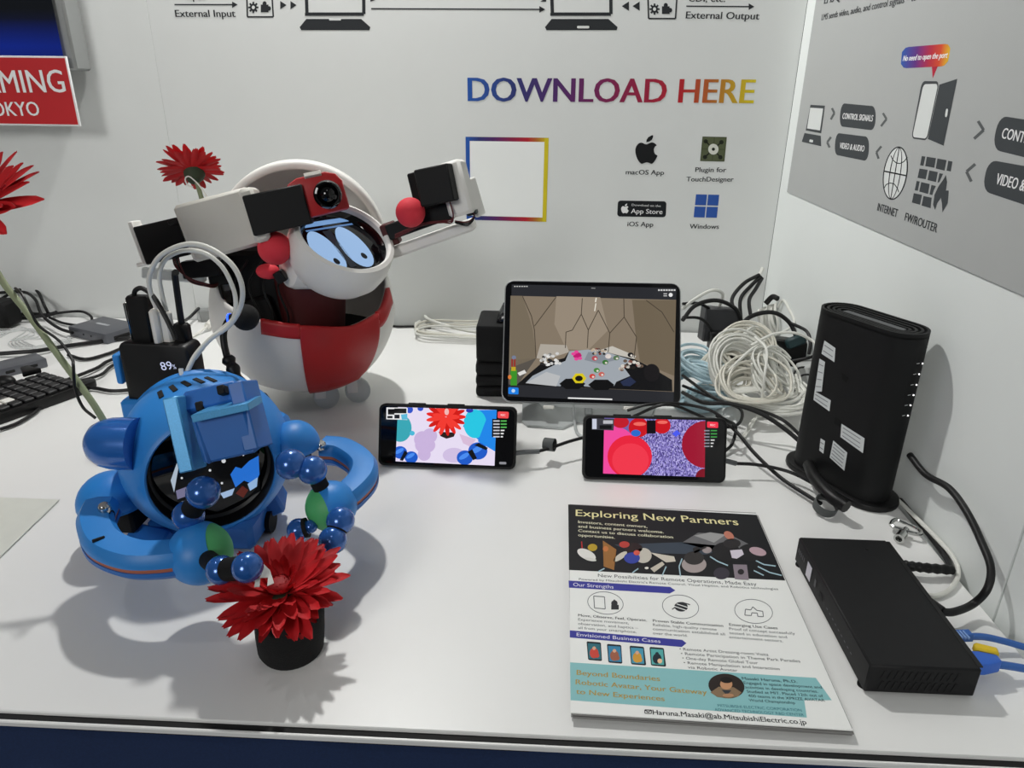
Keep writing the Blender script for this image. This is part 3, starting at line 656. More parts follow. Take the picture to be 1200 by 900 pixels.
# casters
for px, py in ((381, 481), (418, 474)):
    g = T(px, py, 0); r = .019; c = g+Vector((0, .012, r))
    wl = B(); ax = Vector((.35, -.94, 0)).normalized(); M = axisframe(c, ax)
    wl.lathe(M, [(0, -.006), (.006, -.007), (.012, -.005), (.0185, -.006), (.019, -.003), (.019, .003), (.0185, .006), (.012, .005), (.006, .007), (0, .006)], 32)
    ca = wl.obj('caster_wheel', M_clearp, wrb, 'frosted clear wheel')
    B().box(axisframe(c+Vector((-.006, -.009, .012)), ax), .016, .026, .005, .001).obj('caster_bracket', M_white, wrb)
    B().cyl(c+Vector((0, 0, .012)), c+Vector((0, 0, .03)), .006).obj('caster_stem', M_clearp, wrb)
for sx in (-1,):
    c = WC+Vector((-.05, .06, .019)); B().cyl(c+Vector((-.005, 0, 0)), c+Vector((.005, 0, 0)), .019, .019, 28).obj('caster_wheel', M_clearp, wrb)
    B().cyl(c, c+Vector((0, 0, .03)), .006).obj('caster_stem', M_clearp, wrb)
# head: open hood behind, goggle-like face in front
HC = W(356, 288, -.385); rh = S(97, HC); hn = camdir(.2, -.3, .93); HF = axisframe(HC, hn)
B().lathe(HF, [(rh*math.sin(DEG(a)), -rh*math.cos(DEG(a))) for a in range(0, 106, 7)], 56, -18, 205).obj('hood', M_white, wrb, 'white open hood', solid=.009)
FCn = camdir(.44, .60, .67); FCp = W(402, 284, -.475); FF0 = axisframe(FCp, FCn)
vdir = (RM @ Vector((-.61, .74, -.284))).normalized(); ev = (vdir-FCn*vdir.dot(FCn)).normalized(); eu = ev.cross(FCn); FF = frame(FCp, eu, ev, FCn)
rs = .056
B().lathe(FF, [(rs, .0), (rs+.001, .010), (rs+.004, .013), (rs+.009, .011), (rs+.011, -.004), (rs+.011, -.018), (rs+.007, -.034), (rs-.003, -.050), (.04, -.06), (0, -.064)], 64).obj('face_goggle', M_white, wrb, 'white goggle-like face surround')
B().lathe(FF, [(rs+.0005, .004), (rs-.004, .0), (rs-.006, -.003), (0, -.003)], 64).obj('face_screen', M_glass, wrb, 'round black face screen')
p = Pic(FF @ Matrix.Translation((0, 0, -.0028)), lift=.0003)
EYE = grad([(0, '86b2ea'), (1, '9cc2f2')])
def leaf(c, L, w_, col, lay, rot=0): 
    q = []
    for i in range(32):
        a = 2*math.pi*i/32; x, y = w_*math.cos(a)*(1-.12*math.sin(a)), L*math.sin(a); cr, sr = math.cos(DEG(rot)), math.sin(DEG(rot)); q.append((c[0]+x*cr-y*sr, c[1]+x*sr+y*cr))
    p.local(q, col, lay)
for cx in (-.030, .0125):
    leaf((cx, -.008), .037, .0185, 'a6caf6', 0, 0); leaf((cx+.004, -.026), .0055, .0038, '10141c', 1)
p.local([(-.034, .036), (.034, .036), (.03, .044), (-.03, .044)], '7da7dc', 0); p.local([(-.036, .029), (.036, .029), (.036, .032), (-.036, .032)], '5f86bb', 0)
p.local([(-.0135, -.04), (-.0035, -.04), (-.0025, .026), (-.0145, .026)], '2a2e36', 0)
p.build('eye_image', wrb, EYES, 'two pale blue oval eyes')
# ear disc with red ball
O = W(345, 312, -.475); B().lathe(axisframe(O, camdir(-.75, -.1, .66)), [(0, .014), (.018, .013), (.027, .008), (.030, 0), (.030, -.03), (0, -.03)], 40).obj('ear_disc', M_white, wrb)
O = W(322, 291, -.51); B().sph(O, S(19.5, O), None, 32).obj('red_ball', M_redb, wrb)
O = W(314, 318, -.49); B().sph(O, (S(14, O), .012, S(9, O)), None, 24).obj('red_knob', M_redb, wrb)
pbox(329, 324, -.495, 12, 14, .012, 30).obj('ear_clip', M_blk, wrb)
# head camera: red arched block with black lens
O = W(371, 229, -.50); w2, h2 = S(66, O), S(46, O)
arch = [(-w2/2, -h2/2), (w2/2, -h2/2), (w2/2, h2*.2), (w2*.42, h2*.4), (w2*.25, h2*.5), (-w2*.25, h2*.5), (-w2*.42, h2*.4), (-w2/2, h2*.2)]
CF = wfr(O, 12, 18, -10); B().prism(CF, arch, -.05, .012, .003).obj('camera_block', M_redp, wrb, 'red camera block')
L0 = W(384, 228, -.522); B().lathe(axisframe(L0, CF.to_3x3() @ Vector((0, 0, 1))), [(.0165, -.02), (.0165, .004), (.0145, .007), (.0125, .0075), (.011, .004), (.009, .006), (.005, .009), (0, .010)], 36).obj('camera_lens', M_gloss, wrb)
pbox(367, 207, -.505, 20, 5, .014, 10, 18, -40, .0005).obj('tape_piece', M_cream, wrb)
# raised arm in front of the hood
ARM = dict(yaw=14, pitch=-8)
pbox(327, 246, -.515, 68, 46, .03, 11, **ARM).obj('servo', M_servo, wrb); pbox(262, 263, -.50, 86, 66, .04, 14, bev=.004, **ARM).obj('arm_bracket', M_cream, wrb)
pbox(301, 252, -.508, 18, 62, .045, 14, bev=.004, **ARM).obj('arm_bracket', M_cream, wrb)
pbox(193, 282, -.485, 50, 44, .03, 12, **ARM).obj('servo', M_servo, wrb); pbox(205, 260, -.487, 12, 6, .02, 12, **ARM).obj('servo_connector', M_blk, wrb)
pbox(166, 284, -.482, 6, 50, .034, 12, **ARM).obj('arm_end_plate', M_white, wrb); pbox(186, 305, -.47, 44, 5, .03, 12, **ARM).obj('arm_end_plate', M_white, wrb); pbox(176, 265, -.47, 22, 4, .03, 12, **ARM).obj('arm_end_plate', M_white, wrb)
pbox(205, 322, -.455, 66, 12, .03, -8, **ARM).obj('arm_link', M_clearp, wrb); pbox(238, 314, -.465, 42, 20, .03, 4, **ARM).obj('servo', M_servo, wrb); pbox(257, 318, -.45, 22, 30, .03, 4, **ARM).obj('servo', M_servo, wrb)
pbox(268, 318, -.42, 16, 40, .03, 12).obj('shoulder_bracket', M_white, wrb)
M_wire1 = mat('dark_red_wire', '5a1a1c', .5)
for k, (dx, m_) in enumerate(((0, M_wire1), (2, M_blk), (4, M_wire1), (-2, M_dkred))):
    B().tube([W(204+dx, 298, -.49), W(208+dx, 313, -.495), W(222, 327+dx*.6, -.50), W(240, 333+dx*.5, -.49), W(253, 334+dx*.4, -.47), W(262, 322, -.45)], .0011, 6).obj('servo_wire', m_, wrb)
# outstretched arm
pbox(502, 281, -.43, 118, 13, .028, 21, -8, 0, .003).obj('arm_beam', M_white, wrb, 'white arm beam'); pbox(487, 261, -.44, 70, 18, .02, 21, -8).obj('servo_link', M_servo, wrb)
pbox(512, 250, -.45, 40, 20, .025, 14, -8).obj('servo', M_servo, wrb); pbox(458, 274, -.43, 16, 26, .02, 20).obj('arm_hinge', M_dkred, wrb)
O = W(481, 249, -.475); B().sph(O, S(17.3, O), None, 32).obj('red_ball', M_redb, wrb)
pbox(513, 217, -.47, 42, 42, .03, 13, -10, -6).obj('servo', M_servo, wrb); pbox(501, 222, -.445, 28, 42, .04, 15, -10, -6).obj('servo', M_blkm, wrb)
pbox(536, 221, -.455, 30, 62, .03, 17, -10, -6, .004).obj('hand_plate', M_white, wrb); pbox(551, 233, -.445, 12, 36, .028, 17, -10).obj('hand_board', mat('dark_green_board', '22302c', .5), wrb); pbox(557, 231, -.435, 6, 44, .03, 17, -10).obj('hand_edge', M_white, wrb)
for k in range(3):
    B().tube([W(527, 236, -.474), W(531, 250+k, -.478), W(529, 257+k*2, -.475), W(517, 259+k, -.468), W(495, 262+k, -.464), W(463, 275+k*2, -.46)], .0009, 6).obj('servo_wire', M_wire1, wrb)
    B().tube([W(549, 246, -.458), W(556, 252+k, -.46), W(548, 260+k*2, -.458), W(533, 259+k, -.46)], .0009, 6).obj('servo_wire', M_blk if k else M_wire1, wrb)
# gerbera tucked behind the raised arm
f0 = W(238, 240, -.47); f1 = W(229, 210, -.465)
fs = thing('tucked_gerbera', f0, 'small red gerbera with short stem tucked behind the white raised arm bracket', 'flower')
B().tube([W(241, 258, -.468), f0, W(232, 218, -.466), f1], .003, 10).obj('stem', M_stem, fs)
gerbera(fs, W(224, 199, -.465), camdir(-.2, .93, -.32), .038, [(.9, 22, 2, .14, -.06, .25), (.88, 20, 14, .12, .02, .25), (.6, 14, 35, .08, .1, .22)], .1, 11)
B().lathe(axisframe(W(227, 209, -.466), camdir(-.1, .8, -.4)), [(0, -.006), (.007, -.004), (.012, .004), (.013, .009)], 24).obj('sepal', M_sepal, fs)
B().tube([W(246, 236, -.485), W(234, 218, -.487), W(222, 207, -.486), W(217, 210, -.485), W(220, 217, -.485), W(226, 219, -.484)], .0009, 6).obj('tie_wire', M_white, fs)
# ================================================================ TABLET, PHONES
M_case = mat('rubber_phone_case', '0a0a0b', .6, spec=.35); M_grey = mat('grey_painted_metal', 'a9adad', .5, .1); M_conn = mat('grey_connector', '55585a', .45)
def device(name, label, cat, TLp, TRp, BRp, BLp, thick, rad, mframe, lens=False):
    M, w_, h_ = quadframe(TLp, TRp, BRp, BLp); root = thing(name, M.translation, label, cat)
    B().slab(M, w_, h_, thick, rad, .0016, 2).obj('body', mframe, root)
    return root, M, w_, h_
TLp, TRp, BRp, BLp = W(592, 327, -.35), W(799, 333, -.35), W(797, 475, -.44), W(587, 472, -.44)
tab, TM, tw, th_ = device('tablet', 'large tablet on a stand showing a tan dome playroom view', 'tablet', TLp, TRp, BRp, BLp, .007, .013, mat('tablet_aluminium', '9a9c9e', .35, .7))
B().slab(TM @ Matrix.Translation((0, 0, .0008)), tw-.003, th_-.003, .0012, .012, .0003, 1).obj('glass', M_glass, tab)
Z2 = (540, 310, .23333, .23333); TP = TM @ Matrix.Translation((0, 0, .0009))
p = Pic(TP, Z2, .0002)
scr_q = [(256, 100), (1083, 118), (1068, 697), (236, 662)]
p.poly(scr_q, '2b2c31'); p.poly([(250, 157), (1081, 178), (1070, 640), (240, 602)], '8d7f6d', 1)
p.poly([(240, 602), (250, 480), (380, 470), (330, 540), (290, 600)], '5d5750', 2); p.poly([(250, 157), (310, 158), (360, 320), (380, 470), (246, 520)], '7d715f', 2)
p.poly([(860, 178), (1081, 180), (1072, 560), (900, 490), (880, 370)], '756855', 2); p.poly([(480, 160), (700, 165), (740, 330), (640, 430), (530, 425), (470, 300)], 'a09280', 2)
p.poly([(380, 470), (400, 400), (530, 405), (545, 440), (420, 480)], 'b8b0a4', 3); p.poly([(700, 430), (760, 410), (880, 460), (870, 478)], 'cfcac0', 3)
for a in ([(310, 160), (355, 260), (370, 330), (378, 470)], [(478, 165), (370, 310)], [(610, 170), (605, 250), (640, 330), (635, 420)], [(690, 230), (748, 345), (740, 440)], [(818, 170), (820, 265), (882, 365), (870, 470)], [(820, 265), (748, 345)], [(605, 250), (560, 330), (528, 340), (525, 420)], [(930, 180), (1010, 240), (1070, 340)], [(690, 230), (640, 330)]):
    p.line(a, 4, '4a4136', 4)
p.line([(680, 168), (676, 190)], 6, 'f4efe0', 5); p.line([(678, 196), (672, 235)], 5, 'f4efe0', 5)
p.poly([(280, 605), (330, 560), (400, 500), (520, 470), (545, 435), (700, 434), (870, 475), (960, 520), (1060, 580), (1062, 638)], '141416', 4)
p.poly([(325, 596), (360, 560), (420, 530), (470, 505), (525, 485), (545, 436), (640, 428), (730, 440), (850, 478), (820, 520), (850, 560), (780, 590), (770, 610), (710, 590), (660, 616), (620, 612), (590, 570), (530, 575), (500, 612)], 'a9b0b8', 5)
p.poly([(325, 596), (430, 540), (500, 560), (480, 612)], 'c4c6c8', 6); p.poly([(640, 440), (720, 445), (780, 480), (700, 500), (620, 480)], '8e959e', 6)
for x, y in ((560, 600), (705, 605)): p.poly([(x+66*math.cos(k*math.pi/3), y+30*math.sin(k*math.pi/3)) for k in range(6)], '0e0e10', 7)
p.poly([(594+36*math.cos(k*math.pi/3), 572+28*math.sin(k*math.pi/3)) for k in range(6)], 'e6d21e', 8); p.ell(593, 573, 19, 14, '15150e', 9)
for k in range(14): a = k*.9; p.ell(585+22*math.cos(a)*(k % 3)/2, 458+18*math.sin(a)*(k % 3)/2, 11, 8, ('e02c8c', 'c81e76', 'f04ca0')[k % 3], 7+k % 3)
rg = random.Random(4)
for k in range(26): p.ell(425+rg.uniform(-25, 75), 480+rg.uniform(-30, 28)-.2*(k), 9, 7, rg.choice(('f0f0ee', 'dcdcda', '2a2a2c')), 7)
for k in range(20): p.ell(690+rg.uniform(-32, 36), 438+rg.uniform(-12, 12), 7, 6, rg.choice(('7a3a2e', 'c9b7a0', '33302e', 'e8e4de')), 7)
for k in range(24): p.ell(860+rg.uniform(-60, 55), 505+rg.uniform(-20, 25), 10, 8, rg.choice(('d9d3c6', '6b5a4c', 'e6e2da', '26221e', '8a4a3c')), 7)
for x, y, c in ((672, 472, 'c0505a'), (660, 562, 'd8453e'), (706, 552, 'd0685e'), (725, 492, '3f7a3a'), (682, 532, '4c8c3c'), (740, 462, 'e8dcd8'), (780, 470, '5e7c58'), (852, 455, '1a1a1c')): p.ell(x, y, 15, 12, c, 8); p.ell(x+4, y+3, 6, 5, 'f0e6dc', 9)
p.poly([(800, 590), (850, 565), (880, 590), (850, 612), (815, 610)], '2a3350', 8); p.ell(958, 545, 40, 45, '1c1a1c', 7)
for x, c in ((258, 'a03028'), (271, 'a03028')): p.rect(x-4, 475, x+4, 520, c, 8)
p.ell(267, 468, 11, 10, '7c86a0', 8); p.rect(250, 530, 282, 608, '3f9a2a', 8); p.rect(254, 515, 276, 535, 'c9b02a', 9); p.ell(246, 566, 9, 11, 'e8853c', 9)
p.poly([(285, 545), (320, 530), (330, 545), (295, 560)], 'eceae6', 8)
p.rr([(239, 617), (290, 619), (290, 653), (239, 651)], .15, '1f86f0', 8); p.ell(264, 635, 9, 9, 'cfe4fb', 9); p.line([(538, 671), (760, 678)], 7, 'f4f4f4', 8)
p.ell(1053, 154, 10, 10, 'f4f4f4', 8); p.rect(1017, 146, 1035, 151, 'c8c8c8', 8); p.rect(1017, 156, 1035, 161, 'c8c8c8', 8)
for x in range(268, 340, 12): p.rect(x, 109, x+8, 114, 'd0d0d0', 8)
for x in range(990, 1070, 13): p.rect(x, 126, x+9, 134, 'e0e0e0', 8)
p.line([(655, 120), (675, 121)], 4, '9a9a9a', 8); p.build('screen_image', tab, SCREEN_DIM)
# stand
M_steel = mat('silver_stand_metal', 'b7bbbb', .4, .3)
st = thing('tablet_stand', T(690, 490, 0), 'silver metal tablet stand with chamfered foot plate under the large tablet', 'stand')
fp = [T(x, y, .004) for x, y in ((612, 470), (612, 493), (618, 498), (660, 501), (677, 493), (700, 496), (760, 499), (770, 470))]
fpl = [(q.x, q.y) for q in fp]; B().prism(Matrix(), fpl, .0, .004, .0008, 1).obj('foot_plate', M_steel, st)
nT = TM.to_3x3() @ Vector((0, 0, 1)); bc = (BLp+BRp)/2
B().prism(TM @ Matrix.Translation((0, -th_/2+.05, -.0085)), rrect(.15, .11, .01), -.003, 0, .0006, 1).obj('back_plate', M_steel, st)
B().tube([bc+Vector((0, .04, .03)), bc+Vector((0, .055, .01)), Vector((bc.x, bc.y+.02, .003))], .006, 10).obj('hinge_arm', M_steel, st)
for px in (643, 737):
    O = W(px, 474+(px-640)*.01, -.438); B().box(TM.to_3x3().to_4x4().copy() if 0 else wfr(O+Vector((0, -.001, -.004)), 0, 0, -25), .016, .005, .022, .001).obj('support_lip', M_wht, st)
cable('charging_cable', [Vector(W(672, 474, -.432)), (673, 492, .006), (677, 508, .003), (690, 513, .003), (715, 512, .003)], .0022, M_grey, 'grey charging cable plugged into the bottom of the large tablet')
O = W(671, 485, -.438); 

# phones
def phone(name, label, c, zp):
    TLp, TRp, BRp, BLp = c
    ph, M, w_, h_ = device(name, label, 'phone', TLp, TRp, BRp, BLp, .0125, .008, M_case)
    B().slab(M @ Matrix.Translation((0, 0, .0006)), w_-.006, h_-.006, .001, .006, .0002, 1).obj('glass', M_glass, ph)
    for dx in (-.03, .02): B().box(M @ Matrix.Translation((dx-.01, h_/2+.0006, -.006)), .022, .002, .004, .0006).obj('side_button', M_case, ph)
    B().box(M @ Matrix.Translation((0, .004, -.027)) @ Matrix.Rotation(DEG(32), 4, 'X'), .05, .06, .003, .0008).obj('kickstand', M_case, ph)
    return ph, M, Pic(M @ Matrix.Translation((0, 0, .0007)), zp, .00015)
ph1, M1, p = phone('smartphone', 'black cased smartphone showing a red gerbera between blue hands', (W(446, 473, -.563), W(606, 477, -.563), T(604, 551, .003), T(441, 545, .003)), (430, 450, .216667, .216667))
p.setclip([(168, 125), (702, 140), (690, 442), (155, 418)]); p.poly([(168, 125), (702, 140), (690, 442), (155, 418)], 'e6dcf2')
p.ell(180, 238, 62, 75, '3aa6b4', 1); 
p.poly([(560, 140), (702, 140), (694, 360), (600, 300), (520, 230), (540, 160)], '1f86e8', 1); p.ell(585, 215, 62, 78, '27c6e2', 2); p.poly([(600, 310), (650, 180), (702, 140), (694, 365)], '1f86e8', 3)
for k in range(34):
    a = math.radians(k*360/17); r = 105 if k < 17 else 70; p.ell(428+r*.55*math.cos(a), 178+r*.5*math.sin(a), 50 if k < 17 else 34, 13, ('e8221e', 'd01812', 'f23a30')[k % 3], 3+k % 3, math.degrees(math.atan2(math.sin(a)*.9, math.cos(a))))
p.ell(432, 150, 12, 18, 'f2b8b4', 6); p.poly([(388, 258), (480, 262), (470, 285), (430, 296), (398, 282)], '2a1c1a', 2)
p.ell(232, 138, 18, 20, '2a50c8', 6); p.ell(290, 132, 16, 14, '2a50c8', 6); p.ell(556, 143, 20, 12, '2a3cb0', 6)
for x, y, rx, ry in ((315, 330, 55, 45), (300, 300, 45, 45), (340, 280, 40, 40), (310, 380, 35, 35)): p.ell(x, y, rx, ry, 'c9b3dc', 1)
p.ell(470, 385, 60, 40, 'd0bfe2', 1); p.poly([(500, 270), (590, 300), (560, 340), (520, 320)], 'd8bcd8', 1); p.ell(245, 266, 14, 13, '4ab8d8', 2)
for x, y, r in ((180, 370, 38), (240, 396, 36), (600, 362, 52), (530, 398, 44)): p.ell(x, y, r, r*.9, '1f5ac8', 3); p.ell(x-4, y-8, r*.7, r*.28, '4a8cf0', 4, -30)
p.poly([(178, 412), (205, 358), (222, 372), (195, 415)], '101216', 5); p.poly([(545, 366), (570, 352), (596, 402), (575, 412)], '101216', 5)
p.poly([(580, 330), (605, 318), (655, 345), (645, 358)], '101216', 5)
p.clip = None
p.poly([(107, 126), (222, 129), (220, 194), (106, 190)], 'e8e8ea', 9)
for a, b, c2, d in ((115, 135, 150, 165), (150, 132, 215, 158), (112, 172, 140, 185), (150, 165, 178, 186)): p.rect(a, b, c2, d, '0c0c0e', 10)
p.poly([(185, 165), (220, 160), (220, 192), (190, 192)], '5ab8d8', 10)
p.rr([(708, 148), (768, 150), (766, 186), (707, 184)], .2, 'f04a4e', 9); p.text('REC', (724, 172), (750, 173), 10, 'fbe6e6', 10)
for k in range(6):
    p.rect(684, 196+k*17, 718, 203+k*17, 'c8c8d0', 10); 
    p.rect(724, 196+k*17, 724+(32 if k < 3 else 24-4*(k-2)), 203+k*17, '58b858' if k < 3 else 'e8e8e8', 10)
p.poly([(678, 188), (720, 189), (718, 288), (676, 286)], '101014', 9); p.rr([(716, 420), (754, 421), (754, 434), (716, 433)], .4, '8c8c92', 9)
p.build('screen_image', ph1, SCREEN)
ph2, M2, p = phone('smartphone', 'black cased smartphone showing red balls over grey speckles', (W(684, 487, -.58), W(852, 490, -.58), T(851, 567, .003), T(682, 561, .003)), (660, 450, .283333, .283333))
p.setclip([(170, 140), (588, 150), (585, 385), (165, 370)]); p.poly([(170, 140), (588, 150), (585, 385), (165, 370)], '6f63a8')
rg = random.Random(9); N1, N2 = 84, 46
for i in range(N1):
    for j in range(N2):
        x, y = 300+285*i/N1, 142+238*j/N2; c = rg.choice(('9d92d8', '5a4f96', 'b8b0e6', '3c3470', '7c72b8', '8a80c4')); p.rect(x, y, x+285/N1, y+238/N2, c, 1)
p.ell(210, 310, 110, 135, 'f04a9e', 2); p.ell(275, 300, 92, 88, 'e8243c', 3); p.ell(278, 315, 76, 70, 'f0384c', 4); p.ell(590, 250, 100, 98, '9c1430', 2); p.ell(585, 385, 38, 36, '7c0e22', 3)
p.ell(312, 180, 42, 40, 'c81420', 4); p.ell(408, 172, 36, 33, 'c81420', 4); p.ell(316, 165, 26, 8, 'f06a60', 5); p.ell(410, 158, 22, 7, 'f06a60', 5); p.rect(345, 150, 382, 205, '120a12', 5); p.ell(238, 158, 34, 24, 'c01a2a', 3); p.ell(300, 203, 20, 14, '2a6ac8', 5); p.poly([(450, 205), (470, 190), (485, 205), (465, 218)], '4a5af0', 5)
p.clip = None
p.poly([(118, 141), (210, 144), (208, 192), (117, 188)], '3c3c44', 7); p.rect(120, 144, 138, 186, 'c8ccdc', 8); p.rect(165, 150, 205, 164, 'b8b8c0', 8); p.rect(150, 170, 200, 186, '101014', 8)
p.rr([(594, 155), (640, 157), (640, 182), (594, 180)], .2, 'f03048', 7); p.text('REC', (607, 173), (628, 174), 8, 'fbe6e6', 8)
for k in range(6): p.rect(582, 190+k*13, 604, 195+k*13, '8c8c98', 8); p.rect(609, 190+k*13, 609+(26 if k < 3 else 16-4*(k-3)), 195+k*13, '3f9a48' if k < 3 else 'd8d8d8', 8)
p.build('screen_image', ph2, SCREEN)

# ================================================================ FLYERS
bx, by, ba = -.3945, -.6781, -.0219; FW, FH = .21, .297
M_paper = mat('flyer_paper', 'f1f2ef', .4, noise=.01); M_paper_shaded = mat('flyer_paper_shaded', '8d8c8a', .5)  # lower sheets: shade inside the pile put into a greyer paper colour
rg = random.Random(5); NF = 8
c0, s0_ = math.cos(ba), math.sin(ba)
flM = frame((bx+.105*c0+.1485*s0_, by+.105*s0_-.1485*c0, 0), (c0, s0_, 0), (-s0_, c0, 0), (0, 0, 1))
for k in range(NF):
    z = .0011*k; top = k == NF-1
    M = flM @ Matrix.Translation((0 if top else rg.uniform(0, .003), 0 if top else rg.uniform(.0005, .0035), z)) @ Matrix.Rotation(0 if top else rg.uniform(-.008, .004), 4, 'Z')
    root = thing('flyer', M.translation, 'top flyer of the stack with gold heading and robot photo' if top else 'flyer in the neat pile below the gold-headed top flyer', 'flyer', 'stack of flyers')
    B().prism(M, [(-FW/2, -FH/2), (FW/2, -FH/2), (FW/2, FH/2), (-FW/2, FH/2)], 0, .00085).obj('sheet', M_paper if top else M_paper_shaded, root)
fz = .0011*(NF-1)+.00085; FM = flM @ Matrix.Translation((0, 0, fz))
def fp_(k=650, y=580, s=.233333): return Pic(FM, (k, y, s, s), .00006)
PA = (650, 580, .233333); PB_ = (650, 700, .3)
p = fp_(*PA)
p.poly([(68, 48), (1014, 100), (1158, 430), (72, 377)], '16171a'); p.poly([(640, 240), (720, 190), (880, 200), (1060, 290), (820, 290)], '6a6a6c', 1); p.poly([(700, 205), (780, 188), (860, 200), (800, 240)], '9c9c9c', 2)
p.poly([(300, 250), (640, 238), (900, 262), (760, 300), (400, 290)], '3a4450', 1)
for pts in ([(640, 320), (625, 360), (632, 410)], [(780, 310), (820, 335), (870, 355)], [(1010, 330), (1050, 350), (1110, 358)], [(1020, 360), (1080, 390), (1140, 405)], [(560, 360), (540, 405)], [(250, 370), (220, 385)], [(420, 370), (390, 392)], [(1000, 380), (1050, 405)]): p.line(pts, 6, 'a8c4d0', 2)
p.ell(160, 300, 50, 24, 'e4e2de', 3, 25); p.ell(190, 265, 24, 18, 'b89a2a', 4); p.ell(180, 325, 30, 8, 'd8d6d0', 4, 10); p.line([(135, 235), (138, 270)], 5, 'c03030', 4); p.ell(256, 272, 14, 14, 'c87a42', 5)
p.poly([(242, 230), (310, 275), (298, 378), (246, 360)], '9a6a36', 3)
p.ell(350, 250, 26, 16, 'b84038', 4); p.ell(395, 268, 46, 26, '2a1c1c', 3); p.ell(388, 318, 40, 28, '3444a0', 4); p.ell(445, 305, 42, 38, 'c8c2b6', 3); p.ell(412, 292, 16, 13, 'd85a4a', 5); p.ell(330, 310, 40, 14, 'd0cabc', 3, -35); p.poly([(480, 290), (600, 310), (608, 335), (560, 340)], 'd0c8ba', 3); p.poly([(480, 370), (540, 335), (552, 350), (500, 390)], 'c8c0b2', 3); p.ell(462, 368, 10, 6, 'e8e4dc', 3)
p.ell(700, 350, 62, 42, 'a89c9a', 3); p.ell(700, 318, 50, 34, '33302f', 4); p.ell(712, 275, 18, 14, '2a2828', 4); p.ell(765, 278, 24, 16, 'a09494', 3); p.line([(700, 290), (760, 262)], 10, '302c2c', 4)
p.ell(860, 285, 70, 48, '1d1c1e', 3); p.ell(985, 290, 66, 44, '1d1c1e', 3); p.ell(875, 205, 28, 18, 'c07a66', 5, 35); p.ell(890, 245, 44, 24, '2a2729', 5); p.poly([(880, 280), (940, 275), (950, 300), (915, 322), (890, 318)], 'd4ccd8', 6); p.ell(1020, 285, 44, 20, 'b89ca4', 4, 15); p.poly([(895, 350), (965, 352), (975, 428), (905, 424)], '8a7f88', 5); p.ell(935, 388, 16, 14, '2a2729', 6); p.ell(838, 395, 40, 30, '3a3640', 3)
p.build('robot_photo', bpy.data.objects['flyer' if NF == 1 else 'flyer.%03d' % (NF-1)], label='printed photo of small robots on black')
top = bpy.data.objects['flyer.%03d' % (NF-1)]
p = fp_(*PA); p.text('Exploring New Partners', (106, 106), (925, 153), 32, 'e8e0a8', 3, bold=.008)
for t, x1, y0 in (('Investors, content owners,', 465, 142), ('and business partners welcome.', 548, 164), ('Contact us to discuss collaboration', 595, 186), ('opportunities.', 302, 208)): p.text(t, (118, y0), (x1, y0+(x1-118)*.07), 13, 'e9e6c8', 3, bold=.012)
p.build('heading', top)
p = fp_(*PA)
p.text('New Possibilities for Remote Operations, Made Easy', (218, 412), (1016, 456), 16, '44484c', 1); p.text("Powered by Mitsubishi Electric's Remote Control, Visual Haptics, and Robotics technologies", (122, 428), (1124, 478), 10, '44484c', 1)
p.build('subheading', top)
def banner(pts, t, a, b, zpp):
    p = fp_(*zpp); p.poly(pts, '3a3c9a'); p.text(t, a, b, 17, 'ecebf4', 1); p.build('banner', top, label='purple banner')
banner([(70, 430), (580, 462), (606, 480), (578, 495), (72, 466)], 'Our Strengths', (93, 458), (296, 471), PA)
banner([(76, 680), (640, 728), (662, 745), (638, 764), (76, 716)], 'Envisioned Business Cases', (110, 709), (532, 744), PA)
def circ(cx, cy, rx, ry): p = fp_(*PA); p.ring(cx, cy, rx, ry, 3, '5a5c60', 0, 40, 8); return p
p = circ(255, 543, 91, 57); p.line([(196, 508), (250, 512), (254, 573), (200, 568), (196, 508)], 4, '5a5c60'); p.rect(284, 552, 322, 576, '2e3034'); p.ell(300, 545, 16, 16, '2e3034', 1); p.rect(296, 526, 303, 540, '2e3034'); p.build('icon', top)
p = circ(632, 562, 93, 60); p.ell(635, 562, 34, 24, '2e3034', 0, 5); p.line([(590, 575), (640, 540), (680, 552)], 5, '2e3034', 1); p.line([(600, 560), (660, 580)], 4, 'f1f2ef', 2); p.line([(612, 548), (668, 566)], 4, 'f1f2ef', 2); p.build('icon', top)
p = circ(999, 585, 97, 61); p.line([(955, 604), (958, 574), (985, 578), (995, 562), (1015, 580), (1045, 585), (1048, 612), (1020, 610), (1018, 594), (990, 592), (988, 606), (955, 604)], 4, '5a5c60'); p.build('icon', top)
p = fp_(*PA)
for x, y, ls in ((118, 610, (('Move, Observe, Feel, Operate.', 345, 1), ('Experience movement,', 255, 0), ('observation, and haptics –', 302, 0), ('all from your smartphone.', 293, 0))), (494, 637, (('Proven Stable Communication', 353, 1), ('Reliable, high-quality remote', 320, 0), ('communication established all', 362, 0), ('over the world.', 175, 0))), (878, 657, (('Emerging Use Cases', 243, 1), ('Proof of concept successfully', 330, 0), ('tested in education and', 290, 0), ('entertainment sectors.', 270, 0)))):
    for k, (t, wd, bo) in enumerate(ls): p.text(t, (x, y+k*21), (x+wd, y+k*21+wd*.075), 12, '2a2c30' if bo else '54575b', 1, bold=.014 if bo else 0)
p.build('paragraph', top)
p = fp_(*PA)
